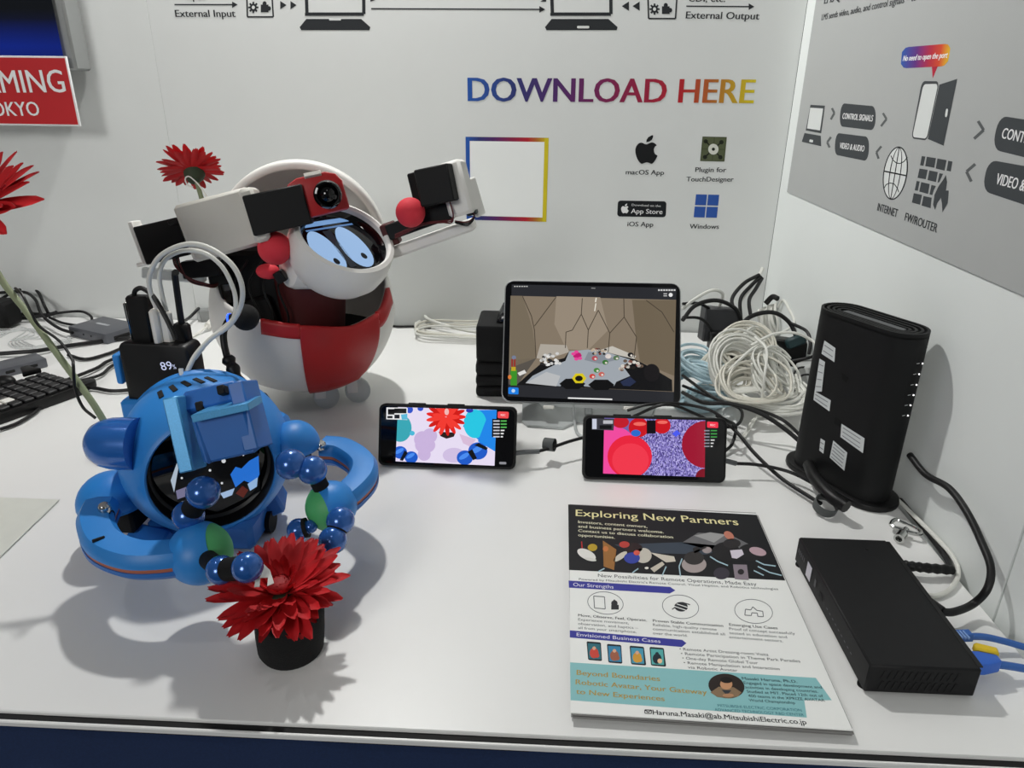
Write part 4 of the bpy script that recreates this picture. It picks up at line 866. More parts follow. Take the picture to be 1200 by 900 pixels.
for k, (x, y, c, c2) in enumerate(((160, 735, '2e6f7c', 'd0483c'), (262, 748, '3a88b0', 'a4624a'), (376, 757, '4a9cb8', 'd8a03c'), (476, 763, '58b0ae', '1a2a34'))):
    q = [(x, y), (x+72, y+6), (x+(78 if k < 2 else 84), y+100), (x+8, y+94)]; p.rr(q, .12, '1a1e24'); p.poly([(x+6, y+10), (x+68, y+14), (x+74, y+92), (x+12, y+88)], c, 1)
    p.ell(x+38, y+60, 22, 26, c2, 2); p.ell(x+38, y+36, 9, 9, 'e0b090' if k < 3 else '20303c', 3); p.ell(x+52, y+72, 12, 12, 'f0c8a0' if k == 3 else c2, 3)
p.build('phone_picture', top, label='row of four small phone pictures')
p = fp_(*PA)
for k, (t, wd) in enumerate((('• Remote Artist Dressing-room Visits', 446), ('• Remote Participation in Theme Park Parades', 600), ('• One-day Remote Global Tour', 380), ('• Remote Manipulation and Interaction', 482), ('   via Robotic Avatar', 250))): p.text(t.strip(), (628+k*7 if k < 4 else 670, 780+k*23), ((628+k*7 if k < 4 else 670)+wd, 780+k*23+wd*.065), 13, '3a3d42', 1)
p.build('bullet_list', top)
p = fp_(*PB_)
p.poly([(60, 254), (1020, 315), (1082, 402), (975, 402), (985, 470), (62, 402)], '8cc3c6'); p.build('teal_band', top)
p = fp_(*PB_)
for t, a, b in (('Beyond Boundaries', (86, 303), (412, 328)), ('Robotic Avatar, Your Gateway', (82, 340), (596, 381)), ('to New Experiences', (84, 377), (430, 406))): p.text(t, a, b, 19, 'b79a4a', 2, bold=.012)
p.build('slogan', top, label='gold slogan lettering')
p = fp_(*PB_)
p.ell(671, 347, 71, 48, '2a211d', 1, 8); p.poly([(608, 372), (640, 350), (700, 352), (730, 372), (716, 388), (680, 396), (635, 390)], '8a7258', 2); p.ell(670, 340, 24, 21, 'c8946c', 3, 5); p.ell(670, 324, 24, 12, '17120f', 4, 5); p.ell(678, 384, 22, 7, 'b88a66', 4); p.poly([(652, 362), (690, 364), (672, 384)], '33383f', 3)
p.build('portrait_picture', top, label='round portrait of a person in a tan jacket')
p = fp_(*PB_)
for k, (t, x, wd) in enumerate((('Masaki Haruna, Ph.D.', 733, 215), ('Engaged in space development and', 740, 305), ('activities in developing countries.', 745, 285), ('Studied at MIT. Placed 12th out of', 752, 298), ('400 teams in the XPRIZE AVATAR', 757, 300), ('World Championship', 760, 180))): p.text(t, (x, 322+k*17), (x+wd, 322+k*17+wd*.06), 10, '233a40', 2, bold=.012 if k == 0 else .004)
p.text('MITSUBISHI ELECTRIC CORPORATION', (638, 428), (966, 447), 10, '2e6f7a', 2); p.text('ADVANCED TECHNOLOGY R&D CENTER', (626, 444), (975, 465), 10, '2e6f7a', 2)
p.build('biography', top)
p = fp_(*PB_); p.text('Haruna.Masaki@ab.MitsubishiElectric.co.jp', (384, 458), (985, 497), 18, '16181c', 2, bold=.01)
p.line([(352, 440), (378, 441), (378, 454), (352, 453), (352, 440)], 3, '16181c', 2); p.line([(352, 440), (365, 449), (378, 441)], 3, '16181c', 2); p.build('contact_line', top)
# ================================================================ MODEM
M_mod = mat('charcoal_router_plastic', '0d0e0f', .6, spec=.3, noise=.1, nscale=200); M_modt = mat('grey_router_top', '5a5c5e', .5); M_stick = mat('white_sticker', 'd5d8d8', .5); M_led = mat('white_led', 'ffffff', .5, emit=2)
mc = Vector((-.057, -.589, 0)); ma = Vector((.47, -.88, 0)).normalized(); mn = Vector((ma.y, -ma.x, 0))
ML, MW, MH = .130, .054, .213
def stad(L, w_, n=12):
    r = w_/2; h = L/2-r; out = [(h+r*math.cos(DEG(-90+180*i/n)), r*math.sin(DEG(-90+180*i/n))) for i in range(n+1)]; return out+[(-a, -b) for a, b in out]
MF = frame(mc, ma, Vector((0, 0, 1)).cross(ma), (0, 0, 1))
mo = thing('wifi_router', mc, 'tall dark router with white stickers and a column of lights by the white wall', 'router')
B().prism(MF, stad(ML, MW), .008, MH-.004, .0).obj('body', M_mod, mo, sharp=60)
B().prism(MF, stad(ML+.022, MW+.012), 0, .008, .002).obj('foot', M_blk, mo)
for k in range(4):
    a, b = stad(ML-.012*k, MW-.012*k), stad(ML-.012*k-.006, MW-.012*k-.006); n = len(a); z0, z1 = MH-.006, MH-.0012*k*.5
    v = [(x, y, z0) for x, y in a]+[(x, y, z1) for x, y in a]+[(x, y, z1) for x, y in b]+[(x, y, z0) for x, y in b]
    f = [(r_*n+i, r_*n+(i+1) % n, (r_+1)*n+(i+1) % n, (r_+1)*n+i) for r_ in range(3) for i in range(n)]
    B().raw(v, f, MF).obj('top_ridge', M_mod, mo)
B().prism(MF, stad(ML-.05, MW-.05+.02), MH-.006, MH-.003).obj('top_plate', M_modt, mo, 'grey top plate')
B().tube([T(948, 545, .02), T(955, 560, .022), T(972, 580, .022), T(992, 594, .02)], .0075, 10).obj('foot_fin', M_blk, mo)
nf = -(Vector((0, 0, 1)).cross(ma)); nf = nf if nf.dot(CAM_P-mc) > 0 else -nf
PF = frame(mc+nf*(MW/2), (ma if ma.cross(Vector((0, 0, 1))).dot(nf) > 0 else -ma), (0, 0, 1), nf)
def stk(pts, lines=0):
    p = Pic(PF, (920, 330, .3221, .3221), .0003); p.poly(pts, 'd2d6d6')
    for k in range(lines):
        t = (k+.7)/(lines+.4); A = Vector(pts[0]).lerp(Vector(pts[3]), t); Bq = Vector(pts[1]).lerp(Vector(pts[2]), t); p.line([tuple(A.lerp(Bq, .08)), tuple(A.lerp(Bq, .85))], 3, '8a8d90', 1)
    p.build('sticker', mo)
stk([(144, 214), (184, 242), (180, 293), (133, 262)], 2); stk([(126, 280), (146, 292), (134, 400), (108, 400)], 4); stk([(108, 398), (167, 432), (162, 472), (104, 430)], 2)
stk([(206, 517), (290, 570), (284, 624), (202, 565)], 3); stk([(176, 578), (227, 622), (216, 688), (163, 640)], 5); stk([(130, 570), (146, 580), (140, 626), (125, 614)], 2)
p = Pic(PF, (920, 330, .3221, .3221), .0003); p.poly([(207, 330), (226, 345), (232, 352), (222, 368), (207, 352)], '040405'); p.build('port_recess', mo)
p = Pic(PF, (920, 330, .3221, .3221), .0003); p.poly([(183, 492), (205, 506), (202, 530), (178, 516)], '040405'); p.build('port_recess', mo)
def hit_stad(px, py):
    d = ray(px, py).normalized(); I = MF.inverted(); h = ML/2-MW/2
    for k in range(1600):
        P = CAM_P+d*(.4+k*.0005); q = I @ P; x = max(0, abs(q.x)-h)
        if x*x+q.y*q.y < (MW/2)**2: return P-d*.0008
    return None
for px, py in ((1081, 426), (1077, 438.5), (1074, 451), (1070.5, 463), (1067, 475), (1064, 487)):
    P = hit_stad(px, py)
    if P: B().sph(P, .0009, None, 10).obj('status_light', M_led, mo)
    P = hit_stad(px-5, py)
    if P: B().box(axisframe(P, (P-mc).normalized()), .004, .0006, .0004).obj('light_mark', M_stick, mo)
# ================================================================ SWITCH
sw = thing('network_switch', (-.1205, -.845, 0), 'flat black network switch box with slotted end and cables at its side', 'network switch')
M_sw = mat('black_powder_coat', '0e0e10', .55, spec=.3, bump=.15, bscale=1500, noise=.1, nscale=300)
B().box(Matrix.Translation((-.1205, -.846, .0155)), .087, .177, .028, .0015).obj('case', M_sw, sw)
for i in range(12):
    for j in range(2): B().box(Matrix.Translation((-.152+.0052*i, -.9343, .010+.0105*j)) @ Matrix.Rotation(.25, 4, 'Y'), .0018, .0012, .0085).obj('vent_slit', M_dark, sw)
p = Pic(frame((-.1642, -.846, .0155), (0, -1, 0), (0, 0, 1), (-1, 0, 0)), lift=.0002)
p.local([(-.056, -.008), (-.044, -.008), (-.044, .008), (-.056, .008)], 'd8d6de'); p.local([(-.034, -.004), (-.03, -.004), (-.03, .004), (-.034, .004)], '5a5a5c'); p.local([(-.02, -.005), (-.012, -.005), (-.012, .001), (-.02, .001)], '020203')
for k in range(9): p.local([(.0+.007*k, -.003), (.003+.007*k, -.003), (.003+.007*k, -.002), (.0+.007*k, -.002)], '6c6c70')
for k in range(5): p.local([(-.082+.004*k, .0), (-.08+.004*k, .0), (-.08+.004*k, .005), (-.082+.004*k, .005)], '5c5c60')
p.build('front_marks', sw)
for i in range(4): B().cyl((-.160+.08*(i % 2), -.925+.16*(i//2), 0), (-.160+.08*(i % 2), -.925+.16*(i//2), .0017), .005, .005, 16).obj('rubber_foot', M_blkm, sw)
B().box(Matrix.Translation((-.077, -.846, .0292)), .004, .17, .0012).obj('lid_seam', M_blk, sw)
B().cyl((-.103, -.775, .0293), (-.103, -.775, .0299), .0015, .0015, 12).obj('lid_screw', M_blk, sw)

# ================================================================ CABLES ON THE RIGHT
M_cb = mat('black_cable_rubber', '0a0a0b', .5, spec=.4); M_cw = mat('white_cable_pvc', 'd9d9d2', .5); M_cw2 = mat('ivory_cable_pvc', 'cfccc0', .5); M_clb = mat('pale_blue_cable_pvc', 'b4cdd6', .5); M_eth = mat('blue_network_cable', '2f5fa8', .45); M_yel = mat('yellow_plug_boot', 'd8b818', .5); M_greyc = mat('grey_cable_tie', '4a4d4d', .7)
X_ = XW
cable('power_cable', [X_(1066, 533, -.02), X_(1085, 556, -.016), X_(1112, 572, -.012), X_(1133, 600, -.012), X_(1150, 635, -.012), X_(1161, 665, -.014), X_(1157, 690, -.02), T(1140, 708, .014), T(1118, 717, .014), T(1103, 717, .014)], .0036, M_cb, 'thick black cable arching along the white wall into the switch box', seg=10)
b = B().cyl(T(1088, 708, .015), T(1104, 717, .015), .0065, .005); b.obj('cable_plug', M_blk, None, 'black plug head in the side of the switch box beside ribbed plug', 'plug')
rb = [T(1052, 661, .011), T(1080, 665, .011), T(1116, 668, .008)]
rp = thing('ribbed_plug', T(1080, 665, 0), 'black ribbed cable plug lying between switch box and wall', 'plug')
B().tube(rb, .006, 10, 14, taper=lambda t: .8+.09*math.sin(t*44)).obj('ribbed_sleeve', M_blk, rp)
cable('power_cable', [T(1116, 668, .006), T(1105, 648, .004), T(1085, 622, .004), T(1066, 598, .004), T(1058, 586, .004)], .003, M_cb, 'black flat cable running along the foot of the white wall')
cable('thin_cable', [T(1046, 580, .004), T(1070, 603, .0075), T(1095, 628, .0085), T(1116, 652, .0085), T(1123, 672, .004), T(1114, 690, .003), T(1098, 698, .003), T(1086, 697, .003)], .0024, M_cw, 'white cable curling beside the switch box from the router foot')
cable('ethernet_cable', [T(1123, 747, .016), T(1150, 746, .014), T(1175, 751, .01), T(1215, 760, .006)], .003, M_eth, 'blue network cable leaving the switch box above the yellow plug')
cable('ethernet_cable', [T(1160, 778, .014), T(1180, 780, .012), T(1215, 786, .008)], .0033, M_eth, 'blue network cable with large moulded plug at switch corner')
ep = thing('ethernet_plug', T(1130, 745, 0), 'blue ribbed network plug in the switch box side', 'plug'); B().box(frame(T(1128, 745, .016), (.9, .1, 0), (-.1, .9, 0), (0, 0, .9)), .018, .011, .009, .002).obj('plug_boot', M_eth, ep)
for k in range(3): B().box(frame(T(1124+k*4, 744, .0205), (.9, .1, 0), (-.1, .9, 0), (0, 0, .9)), .0015, .010, .002).obj('boot_rib', mat('pale_blue_rib', '7c9cd0', .5), ep)
B().box(frame(T(1155, 763, .016), (.85, -.3, 0), (.3, .85, 0), (0, 0, .9)), .02, .010, .009, .002).obj('ethernet_plug', M_yel, None, 'yellow network plug boot beside the switch box', 'plug')
B().prism(frame(T(1150, 777, .014), (.98, .02, 0), (-.02, .98, 0), (0, 0, 1)), [(-.017, -.008), (0, -.008), (.014, -.004), (.014, .004), (0, .008), (-.017, .008)], -.006, .006, .0015).obj('ethernet_plug', mat('bright_blue_boot', '2a62c4', .45), None, 'blue moulded network plug at the corner of the switch box', 'plug')
# cabinet key
ky = thing('cabinet_key', T(1060, 628, 0), 'silver square-socket key with loop handle beside the wall', 'key')
kp = [T(1044, 614, .008), T(1050, 609, .008), T(1062, 613, .008), T(1077, 621, .008), T(1078, 626, .008), T(1066, 624, .008), T(1050, 619, .008)]
B().tube(kp, .0022, 8, 6, True).obj('loop_handle', M_chrome, ky)
kd = (T(1053, 632, .006)-T(1062, 620, .007)).normalized(); K0 = T(1062, 620, .0075); K1 = K0+kd*.022
B().lathe(axisframe(K0, kd), [(.003, 0), (.003, .012), (.0055, .013), (.0055, .024), (.0035, .024), (.0035, .016)], 20).obj('socket', M_chrome, ky)

# cables by the phones
cable('charging_cable', [Vector(M1.translation)+(M1.to_3x3() @ Vector((.083, -.02, -.006))), T(612, 530, .021), T(632, 529, .021)], .0032, M_conn, 'grey plug in the side of the smartphone with the gerbera picture', 'plug')
cable('charging_cable', [T(630, 529, .021), T(645, 525, .022), T(665, 518, .024), T(690, 511, .026)], .0022, M_cb, 'black charging cable joining both smartphones')
def strap(name, px, py, z, r, wd, ax, label):
    O = T(px, py, z); M = axisframe(O, ax); B().lathe(M, [(r, -wd/2), (r+.001, -wd/2), (r+.001, wd/2), (r, wd/2), (r, -wd/2)], 28).obj(name, M_greyc, None, label, 'cable tie')
strap('cable_strap', 644, 521, .024, .0075, .014, Vector((.9, -.35, .1)), 'dark grey strap wrapped on the cable between both smartphones')
strap('cable_strap', 968, 592, .011, .0125, .011, Vector((.1, -.35, 1)), 'dark grey hook-and-loop ring at the router foot')
MR = Vector(M2.translation)+(M2.to_3x3() @ Vector((.085, -.012, -.006)))
cable('charging_cable', [MR, T(862, 543, .02)], .0034, M_conn, 'grey plug in the side of the smartphone with the red balls', 'plug')
cable('charging_cable', [T(862, 543, .02), T(890, 545, .018), T(925, 553, .014), T(955, 568, .012), T(975, 583, .012)], .0022, M_cb, 'black charging cable from the red-ball smartphone to the router foot')
cable('power_cable', [T(840, 487, .03), T(862, 505, .03), T(885, 532, .018), T(915, 560, .008), T(945, 580, .007), T(962, 590, .009)], .0024, M_cb, 'black cable slanting from behind the tablet into the grey ring')
cable('power_cable', [W(800, 460, -.40), T(825, 472, .045), T(855, 473, .05), T(890, 484, .045), T(920, 503, .03), T(945, 525, .016), T(962, 545, .014)], .003, M_cb, 'thick black cable arching from the tablet to the router foot')
cable('power_cable', [T(735, 481, .045), T(760, 474, .055), T(795, 473, .055), T(830, 480, .05), T(850, 492, .045), T(862, 500, .03), T(858, 520, .01), T(848, 530, .006)], .0022, M_cb, 'thin black cable looping over the red-ball smartphone')
cable('power_cable', [T(742, 488, .035), T(780, 474, .058), T(815, 485, .04), T(846, 500, .03), T(866, 496, .03), T(868, 480, .03), T(845, 470, .045), T(800, 452, .05)], .0022, M_cb, 'thin black cable knotted behind the red-ball smartphone')
cable('power_cable', [T(800, 440, .05), T(830, 462, .05), T(850, 472, .048), T(880, 478, .047), T(920, 494, .035), T(955, 530, .014)], .0024, M_cb, 'black cable crossing the foot of the white coil toward the router')

# heap of coiled cables
def coil(name, O, n, r, loops, thick, m, label, squash=1., spread=.01, seed=0, cat='cable coil', group=None, tails=None, zmin=.003, xmax=-.004, jit=.12):
    rg = random.Random(seed); M = axisframe(O, n); pts = []
    ns = 14; ph = [rg.uniform(-1, 1) for _ in range(loops+2)]; pj = [rg.uniform(-1, 1) for _ in range(loops+2)]; pk = [rg.uniform(-1, 1) for _ in range(loops+2)]
    for i in range(loops*ns):
        t = i/ns; k = int(t); w_ = t-k; a = 2*math.pi*t
        L = lambda A: A[k]*(1-w_)+A[k+1]*w_
        rr = r*(1+jit*L(ph)); P = Vector((rr*math.cos(a)+r*jit*L(pk), rr*squash*math.sin(a)+r*jit*L(pj), spread*L(pj)+.15*r*jit*math.sin(2*a+k)))
        P = M @ P; P.z = max(zmin+.0, P.z); P.x = min(xmax, P.x); pts.append(P)
    if tails: pts = pts+tails
    return B().tube(pts, thick, 6, 2).obj(name, m, None, label, cat, group)
up = Vector((0, 0, 1))
# big ivory coil lying on the counter, built up from several cables
coil('cable_coil', Vector((-.094, -.388, .008)), up, .068, 9, .0025, M_cw2, 'ivory cable coil lying flat at the bottom of the corner heap', 1, .002, 1, jit=.1, xmax=-.006)
coil('cable_coil', Vector((-.092, -.386, .020)), up, .066, 10, .0025, M_cw2, 'ivory cable coil resting on the flat bottom coil of the heap', 1, .004, 2, jit=.12, xmax=-.006, zmin=.011)
coil('cable_coil', Vector((-.094, -.380, .033)), Vector((.05, -.1, 1)), .06, 9, .0024, M_cw, 'white cable coil as third layer of the corner heap', 1, .006, 3, jit=.16, xmax=-.006, zmin=.024)
def cn(a, b, c): return camdir(a, b, c)
O = W(868, 435, -.36); coil('cable_coil', O, cn(.2, .35, .9), .046, 15, .002, M_cw, 'white cable bundle of loose upright loops in front of the heap', 1.1, .014, 4, jit=.2, zmin=.04)
O = W(848, 448, -.33); coil('cable_coil', O, cn(-.5, .2, .9), .04, 12, .002, M_cw2, 'ivory cable bundle of upright loops beside the pale blue cables', 1.3, .012, 5, jit=.22, zmin=.03)
O = W(893, 425, -.30); coil('cable_coil', O, cn(.6, .3, .7), .042, 11, .002, M_cw, 'white cable loops leaning against the black power strip', 1.15, .014, 6, jit=.25, zmin=.03)
O = W(814, 452, -.33); coil('cable_coil', O, cn(-.2, .5, .85), .038, 13, .0023, M_clb, 'pale blue cable coil at the edge of the tablet', .9, .012, 7, jit=.25, zmin=.01)
O = W(822, 425, -.31); coil('cable_coil', O, cn(.3, .8, .5), .038, 9, .0023, M_clb, 'pale blue cable loops lying under the black power adapter', .9, .01, 8, jit=.3, zmin=.02)
O = W(818, 480, -.37); coil('cable_coil', O, cn(.1, .8, .5), .034, 7, .0023, M_clb, 'pale blue cable end loops behind the red-ball smartphone', .8, .01, 18, jit=.3, zmin=.005)
O = W(905, 378, -.10); coil('cable_coil', O, cn(.75, .2, .6), .022, 20, .0022, M_cw, 'tightly wound white cable skein upright against the corner', 1.35, .022, 9, jit=.1, zmin=.03, xmax=-.006)
cable('white_cable', [W(850, 438, -.38), W(880, 410, -.36), W(905, 395, -.25), W(930, 380, -.2), W(935, 360, -.15), W(925, 352, -.12), W(912, 360, -.11)], .0022, M_cw, 'white cable rising in a loop above the skein')
cable('white_cable', [W(880, 405, -.34), W(905, 392, -.33), W(930, 390, -.33), W(950, 398, -.33), W(962, 410, -.35)], .0022, M_cw, 'white cable bridging from the loops to the router back')
cable('white_cable', [W(870, 520, -.47), W(885, 490, -.44), W(905, 485, -.43), W(930, 470, -.40), W(952, 450, -.40), W(955, 430, -.40)], .002, M_cw, 'white cable running over the bottom coil up to the router')
cable('white_cable', [W(868, 530, -.49), W(874, 510, -.47), W(890, 480, -.43), W(896, 440, -.42), W(898, 410, -.38), W(885, 395, -.34)], .002, M_cw, 'white cable climbing the front of the heap')
cable('white_cable', [W(800, 362, -.2), W(815, 350, -.2), W(835, 340, -.19), W(847, 345, -.17), W(842, 362, -.15)], .0028, M_cw, 'white cable arching behind the tablet edge above the adapter')
# black things in the heap
def heapbox(name, px, py, y, w_, h_, d_, ang, m, label, cat, yaw=0):
    O = W(px, py, y); return B().box(wfr(O, ang, yaw, -10), S(w_, O), S(h_, O), d_, .003).obj(name, m, None, label, cat)
heapbox('power_adapter', 842, 380, -.17, 40, 40, .04, -3, mat('dark_grey_plastic', '2a2b2e', .5), 'dark grey power adapter block on top of the cable heap', 'power adapter')
heapbox('power_adapter', 848, 404, -.2, 34, 34, .04, 4, M_blk, 'glossy black power adapter under the grey adapter block', 'power adapter')
heapbox('power_strip', 925, 412, -.24, 52, 30, .05, -6, M_blk, 'black power strip half buried between skein and router', 'power strip')
heapbox('power_adapter', 950, 445, -.30, 20, 44, .03, 16, mat('light_grey_plastic', 'b4b6b4', .5), 'light grey adapter wedged beside the router back', 'power adapter', 20)
heapbox('cable_plug', 932, 400, -.27, 22, 12, .015, 25, mat('teal_black_plastic', '123034', .5), 'teal-black plug atop the black power strip', 'plug')
pl = [(W(862, 368, -.14), W(858, 350, -.12), W(872, 332, -.1), W(890, 322, -.09)), (W(868, 372, -.14), W(868, 350, -.12), W(880, 335, -.1), W(892, 324, -.09)), (W(880, 372, -.15), W(878, 352, -.13), W(886, 338, -.11), W(893, 326, -.09))]
for k, q in enumerate(pl): cable('black_cable', list(q), .0034, M_cb, ('thick black cable standing up with white tip in the corner', 'thick black cable tied in the upright corner bundle', 'thick black cable at the skein side of the upright bundle')[k])
cable('white_cable', [W(868, 352, -.11), W(880, 336, -.095), W(890, 322, -.085), W(894, 314, -.08)], .0034, M_cw, 'white cable end pointing up in the corner bundle')
arcs = [([W(800, 375, -.25), W(815, 358, -.22), W(840, 352, -.2), W(862, 362, -.19), W(870, 380, -.19)], .0036, 'thick black cable arching over the grey adapter block'),
 ([W(862, 392, -.26), W(878, 372, -.25), W(905, 366, -.24), W(925, 378, -.24), W(935, 400, -.25)], .0036, 'thick black cable arching in front of the white skein'),
 ([W(800, 356, -.2), W(820, 356, -.19), W(845, 370, -.17), W(858, 378, -.16)], .0026, 'black cable slipping behind the grey adapter block'),
 ([W(800, 372, -.2), W(822, 374, -.19), W(838, 392, -.19)], .0026, 'black cable below the arch by the tablet edge'),
 ([W(925, 378, -.24), W(945, 388, -.26), W(950, 402, -.28), W(948, 415, -.29)], .0026, 'black cable bending down beside the router back'),
 ([W(955, 430, -.31), W(935, 432, -.31), W(928, 448, -.32), W(936, 462, -.33), W(950, 460, -.33), W(956, 445, -.33)], .0016, 'thin black cable looped around the light grey adapter'),
 ([W(958, 440, -.33), W(940, 440, -.33), W(932, 455, -.34), W(945, 470, -.34), W(958, 462, -.35)], .0016, 'second thin black cable loop round the light grey adapter'),
 ([W(905, 430, -.28), W(925, 424, -.28), W(945, 420, -.29), W(958, 418, -.3)], .0026, 'black lead of the power strip reaching the router'),
 ([W(915, 350, -.1), W(905, 348, -.09), W(897, 356, -.09)], .005, 'short thick black cable on top of the white skein')]
for q, r, l in arcs: cable('black_cable', q, r, M_cb, l)

O = W(880, 455, -.40); coil('cable_coil', O, cn(.1, .6, .8), .045, 9, .002, M_cw2, 'ivory cable tangle spilling over the front of the flat coils', 1., .014, 31, jit=.3, zmin=.04)
O = W(910, 440, -.36); coil('cable_coil', O, cn(.5, .5, .7), .038, 8, .002, M_cw, 'white cable tangle between the upright loops and the router', 1.1, .016, 32, jit=.3, zmin=.03)
O = W(870, 412, -.30); coil('cable_coil', O, cn(-.1, .4, .9), .036, 8, .002, M_cw2, 'ivory cable tangle under the glossy black adapter', 1., .014, 33, jit=.3, zmin=.03)
O = W(832, 470, -.38); coil('cable_coil', O, cn(.2, .7, .7), .03, 6, .0021, M_clb, 'pale blue cable tangle in front of the ivory loops', 1., .012, 34, jit=.3, zmin=.02)
# ================================================================ BEHIND THE TABLET
M_slab = mat('matte_black_rubber', '0c0c0d', .75, spec=.3, bump=.2, bscale=800)
for z0, z1, lab in ((0, .0175, 'bottom black rubber-edged slab of the pile beside the tablet'), (.0178, .0355, 'second black rubber-edged slab above the bottom of the pile'), (.0358, .057, 'third black rubber-edged slab under the thick black case')):
    B().box(Matrix.Translation((-.483, -.315, (z0+z1)/2)) @ Matrix.Rotation(.03, 4, 'Z'), .1, .085, z1-z0, .006, 3).obj('battery_slab', M_slab, None, lab, 'battery', 'pile of black slabs')
B().prism(Matrix.Translation((-.482, -.315, .0575)), rrect(.098, .085, .006), 0, .06, .007, 2).obj('battery_case', M_slab, None, 'thick black case on top of the slab pile beside the tablet', 'battery')
pouch = B(); rg = random.Random(3); vv = []
for i in range(9):
    for j in range(7):
        e = 1 if 0 < i < 8 and 0 < j < 6 else 0; vv.append((-.50+.06*i/8, -.345+.06*j/6, .119+e*(.012+.012*i/8+rg.uniform(-.004, .004))))
pouch.raw(vv, [(i*7+j, i*7+j+1, (i+1)*7+j+1, (i+1)*7+j) for i in range(8) for j in range(6)]); pouch.obj('plastic_pouch', mat('crinkled_black_film', '15151a', .2), None, 'crinkled black plastic pouch on the thick black case', 'pouch', sharp=20, solid=.001)
# white cable bundle on the counter behind
def lay(pts, z): return [T(a, b, z) for a, b in pts]
for k in range(6):
    o = k*2.2; z = .004+.0045*(k % 3)
    pts = [T(590, 372+o*.6, z+.008), T(550, 372+o, z+.004), T(510, 371+o, z), T(492, 374+o, z), T(487, 382+o*.7, z), T(498, 388+o*.5, z), T(520, 391+o*.3, z), T(560, 394+o*.2, z), T(592, 396, z)]
    cable('white_cable', pts, .0023, M_cw if k % 2 else M_cw2, 'white cable strand of the flat bundle behind the black slab pile', 'cable', 'flat bundle of white cable')
cable('white_cable', [T(455, 374, .004), T(475, 366, .012), T(495, 362, .016), T(530, 365, .012), T(565, 363, .014), T(585, 367, .014), T(592, 375, .01)], .0034, M_cw, 'thick white cable arching over the flat bundle to the white robot')
cable('white_cable', [T(496, 366, .02), T(502, 374, .018), T(525, 382, .014), T(550, 388, .01), T(590, 393, .006)], .003, M_cw, 'white cable crossing the front of the flat bundle')
cable('black_cable', [T(440, 380, .003), T(465, 382.5, .003), T(485, 382.5, .003), T(505, 384, .003)], .0022, M_cb, 'thin black cable at the wall foot beside the white robot')

# ================================================================ POWER BANK AND LEADS ON THE BLUE ROBOT
PKc = Vector((-.853, -.655, .138)); yawp = DEG(-4)
pb = thing('power_bank', (PKc.x, PKc.y, .09), 'black power bank with lit percentage display standing behind the blue robot', 'power bank')
PM = Matrix.Translation(PKc) @ Matrix.Rotation(yawp, 4, 'Z') @ Matrix.Rotation(DEG(90), 4, 'X')
B().slab(PM @ Matrix.Translation((0, 0, .014)), .082, .098, .028, .008, .003, 2).obj('case', M_blk, pb)
p = Pic(PM @ Matrix.Translation((0, 0, .0142)), lift=.0002); p.text('89', (190, 434), (203, 432.5), 9, 'c8d0f0', 0); p.text('%', (203.5, 432.5), (207, 432), 5, 'c8d0f0', 0); p.build('display', pb, SCREEN, 'lit 89% display')
def plug(name, px, py, y, w_, h_, d_, m, label, ang=0):
    O = W(px, py, y); r = thing(name, O, label, 'plug'); B().box(wfr(O, ang, -4), S(w_, O), S(h_, O), d_, .003).obj('plug_body', m, r); return r, O
r, O = plug('usb_receiver', 167, 375, -.655, 27, 60, .014, M_blk, 'long black plug block standing in the power bank'); B().box(wfr(W(154, 378, -.653), 2, -4), .003, S(50, O), .012, .001).obj('metal_edge', M_chrome, r)
plug('usb_plug', 184, 384, -.66, 10, 46, .012, M_wht, 'flat white plug between black block and white cable plug'); plug('usb_plug', 196, 383, -.655, 14, 40, .011, M_wht, 'white cable plug in the power bank beside the slim white plug')
plug('usb_plug', 214, 392, -.65, 19, 28, .013, M_blk, 'black cable plug in the power bank beside the white plugs')
cable('charging_cable', [W(157, 346, -.655), W(159, 340, -.655), W(167, 338, -.655), W(180, 348, -.66), W(192, 368, -.665), W(202, 388, -.67), W(206, 398, -.672)], .0026, M_cb, 'short black cable bent over from the long black plug block')
cable('charging_cable', [W(213, 380, -.65), W(210, 360, -.65), W(207, 338, -.65), W(205, 322, -.652), W(206, 319, -.655)], .0036, M_cb, 'straight black cable rising from the black plug in the power bank')
cable('charging_cable', [W(184, 362, -.66), W(177, 345, -.66), W(175, 325, -.665), W(185, 303, -.67), W(205, 290, -.675), W(228, 286, -.68), W(252, 294, -.685), W(274, 313, -.69), W(284, 338, -.69), W(281, 362, -.68), W(268, 382, -.675), W(248, 396, -.68), W(230, 415, -.69), W(221, 432, -.70), W(217, 443, -.70)], .0026, M_cw, 'white cable making a large loop above the blue robot', seg=10)
cable('charging_cable', [W(195, 364, -.655), W(190, 345, -.655), W(187, 322, -.66), W(194, 304, -.662), W(214, 294, -.665), W(238, 296, -.667), W(258, 310, -.668), W(270, 330, -.668), W(276, 350, -.667), W(274, 372, -.665), W(262, 384, -.665), W(244, 400, -.67), W(228, 420, -.69)], .0024, M_cw, 'white cable following inside the large loop above the blue robot', seg=10)
B().cyl(W(212, 432, -.705), W(213, 444, -.71), .0025, .002).obj('small_jack', M_wht, None, 'tiny white jack behind the blue robot vents', 'plug')
mi = thing('gooseneck_microphone', W(280, 445, -.66), 'black foam-ball microphone with blue light ring beside the blue robot', 'microphone')
Om = W(288, 372, -.63); B().sph(Om, S(15.5, Om), None, 28).obj('foam_ball', mat('black_mic_foam', '0b0b0d', .9, bump=.5, bscale=900), mi)
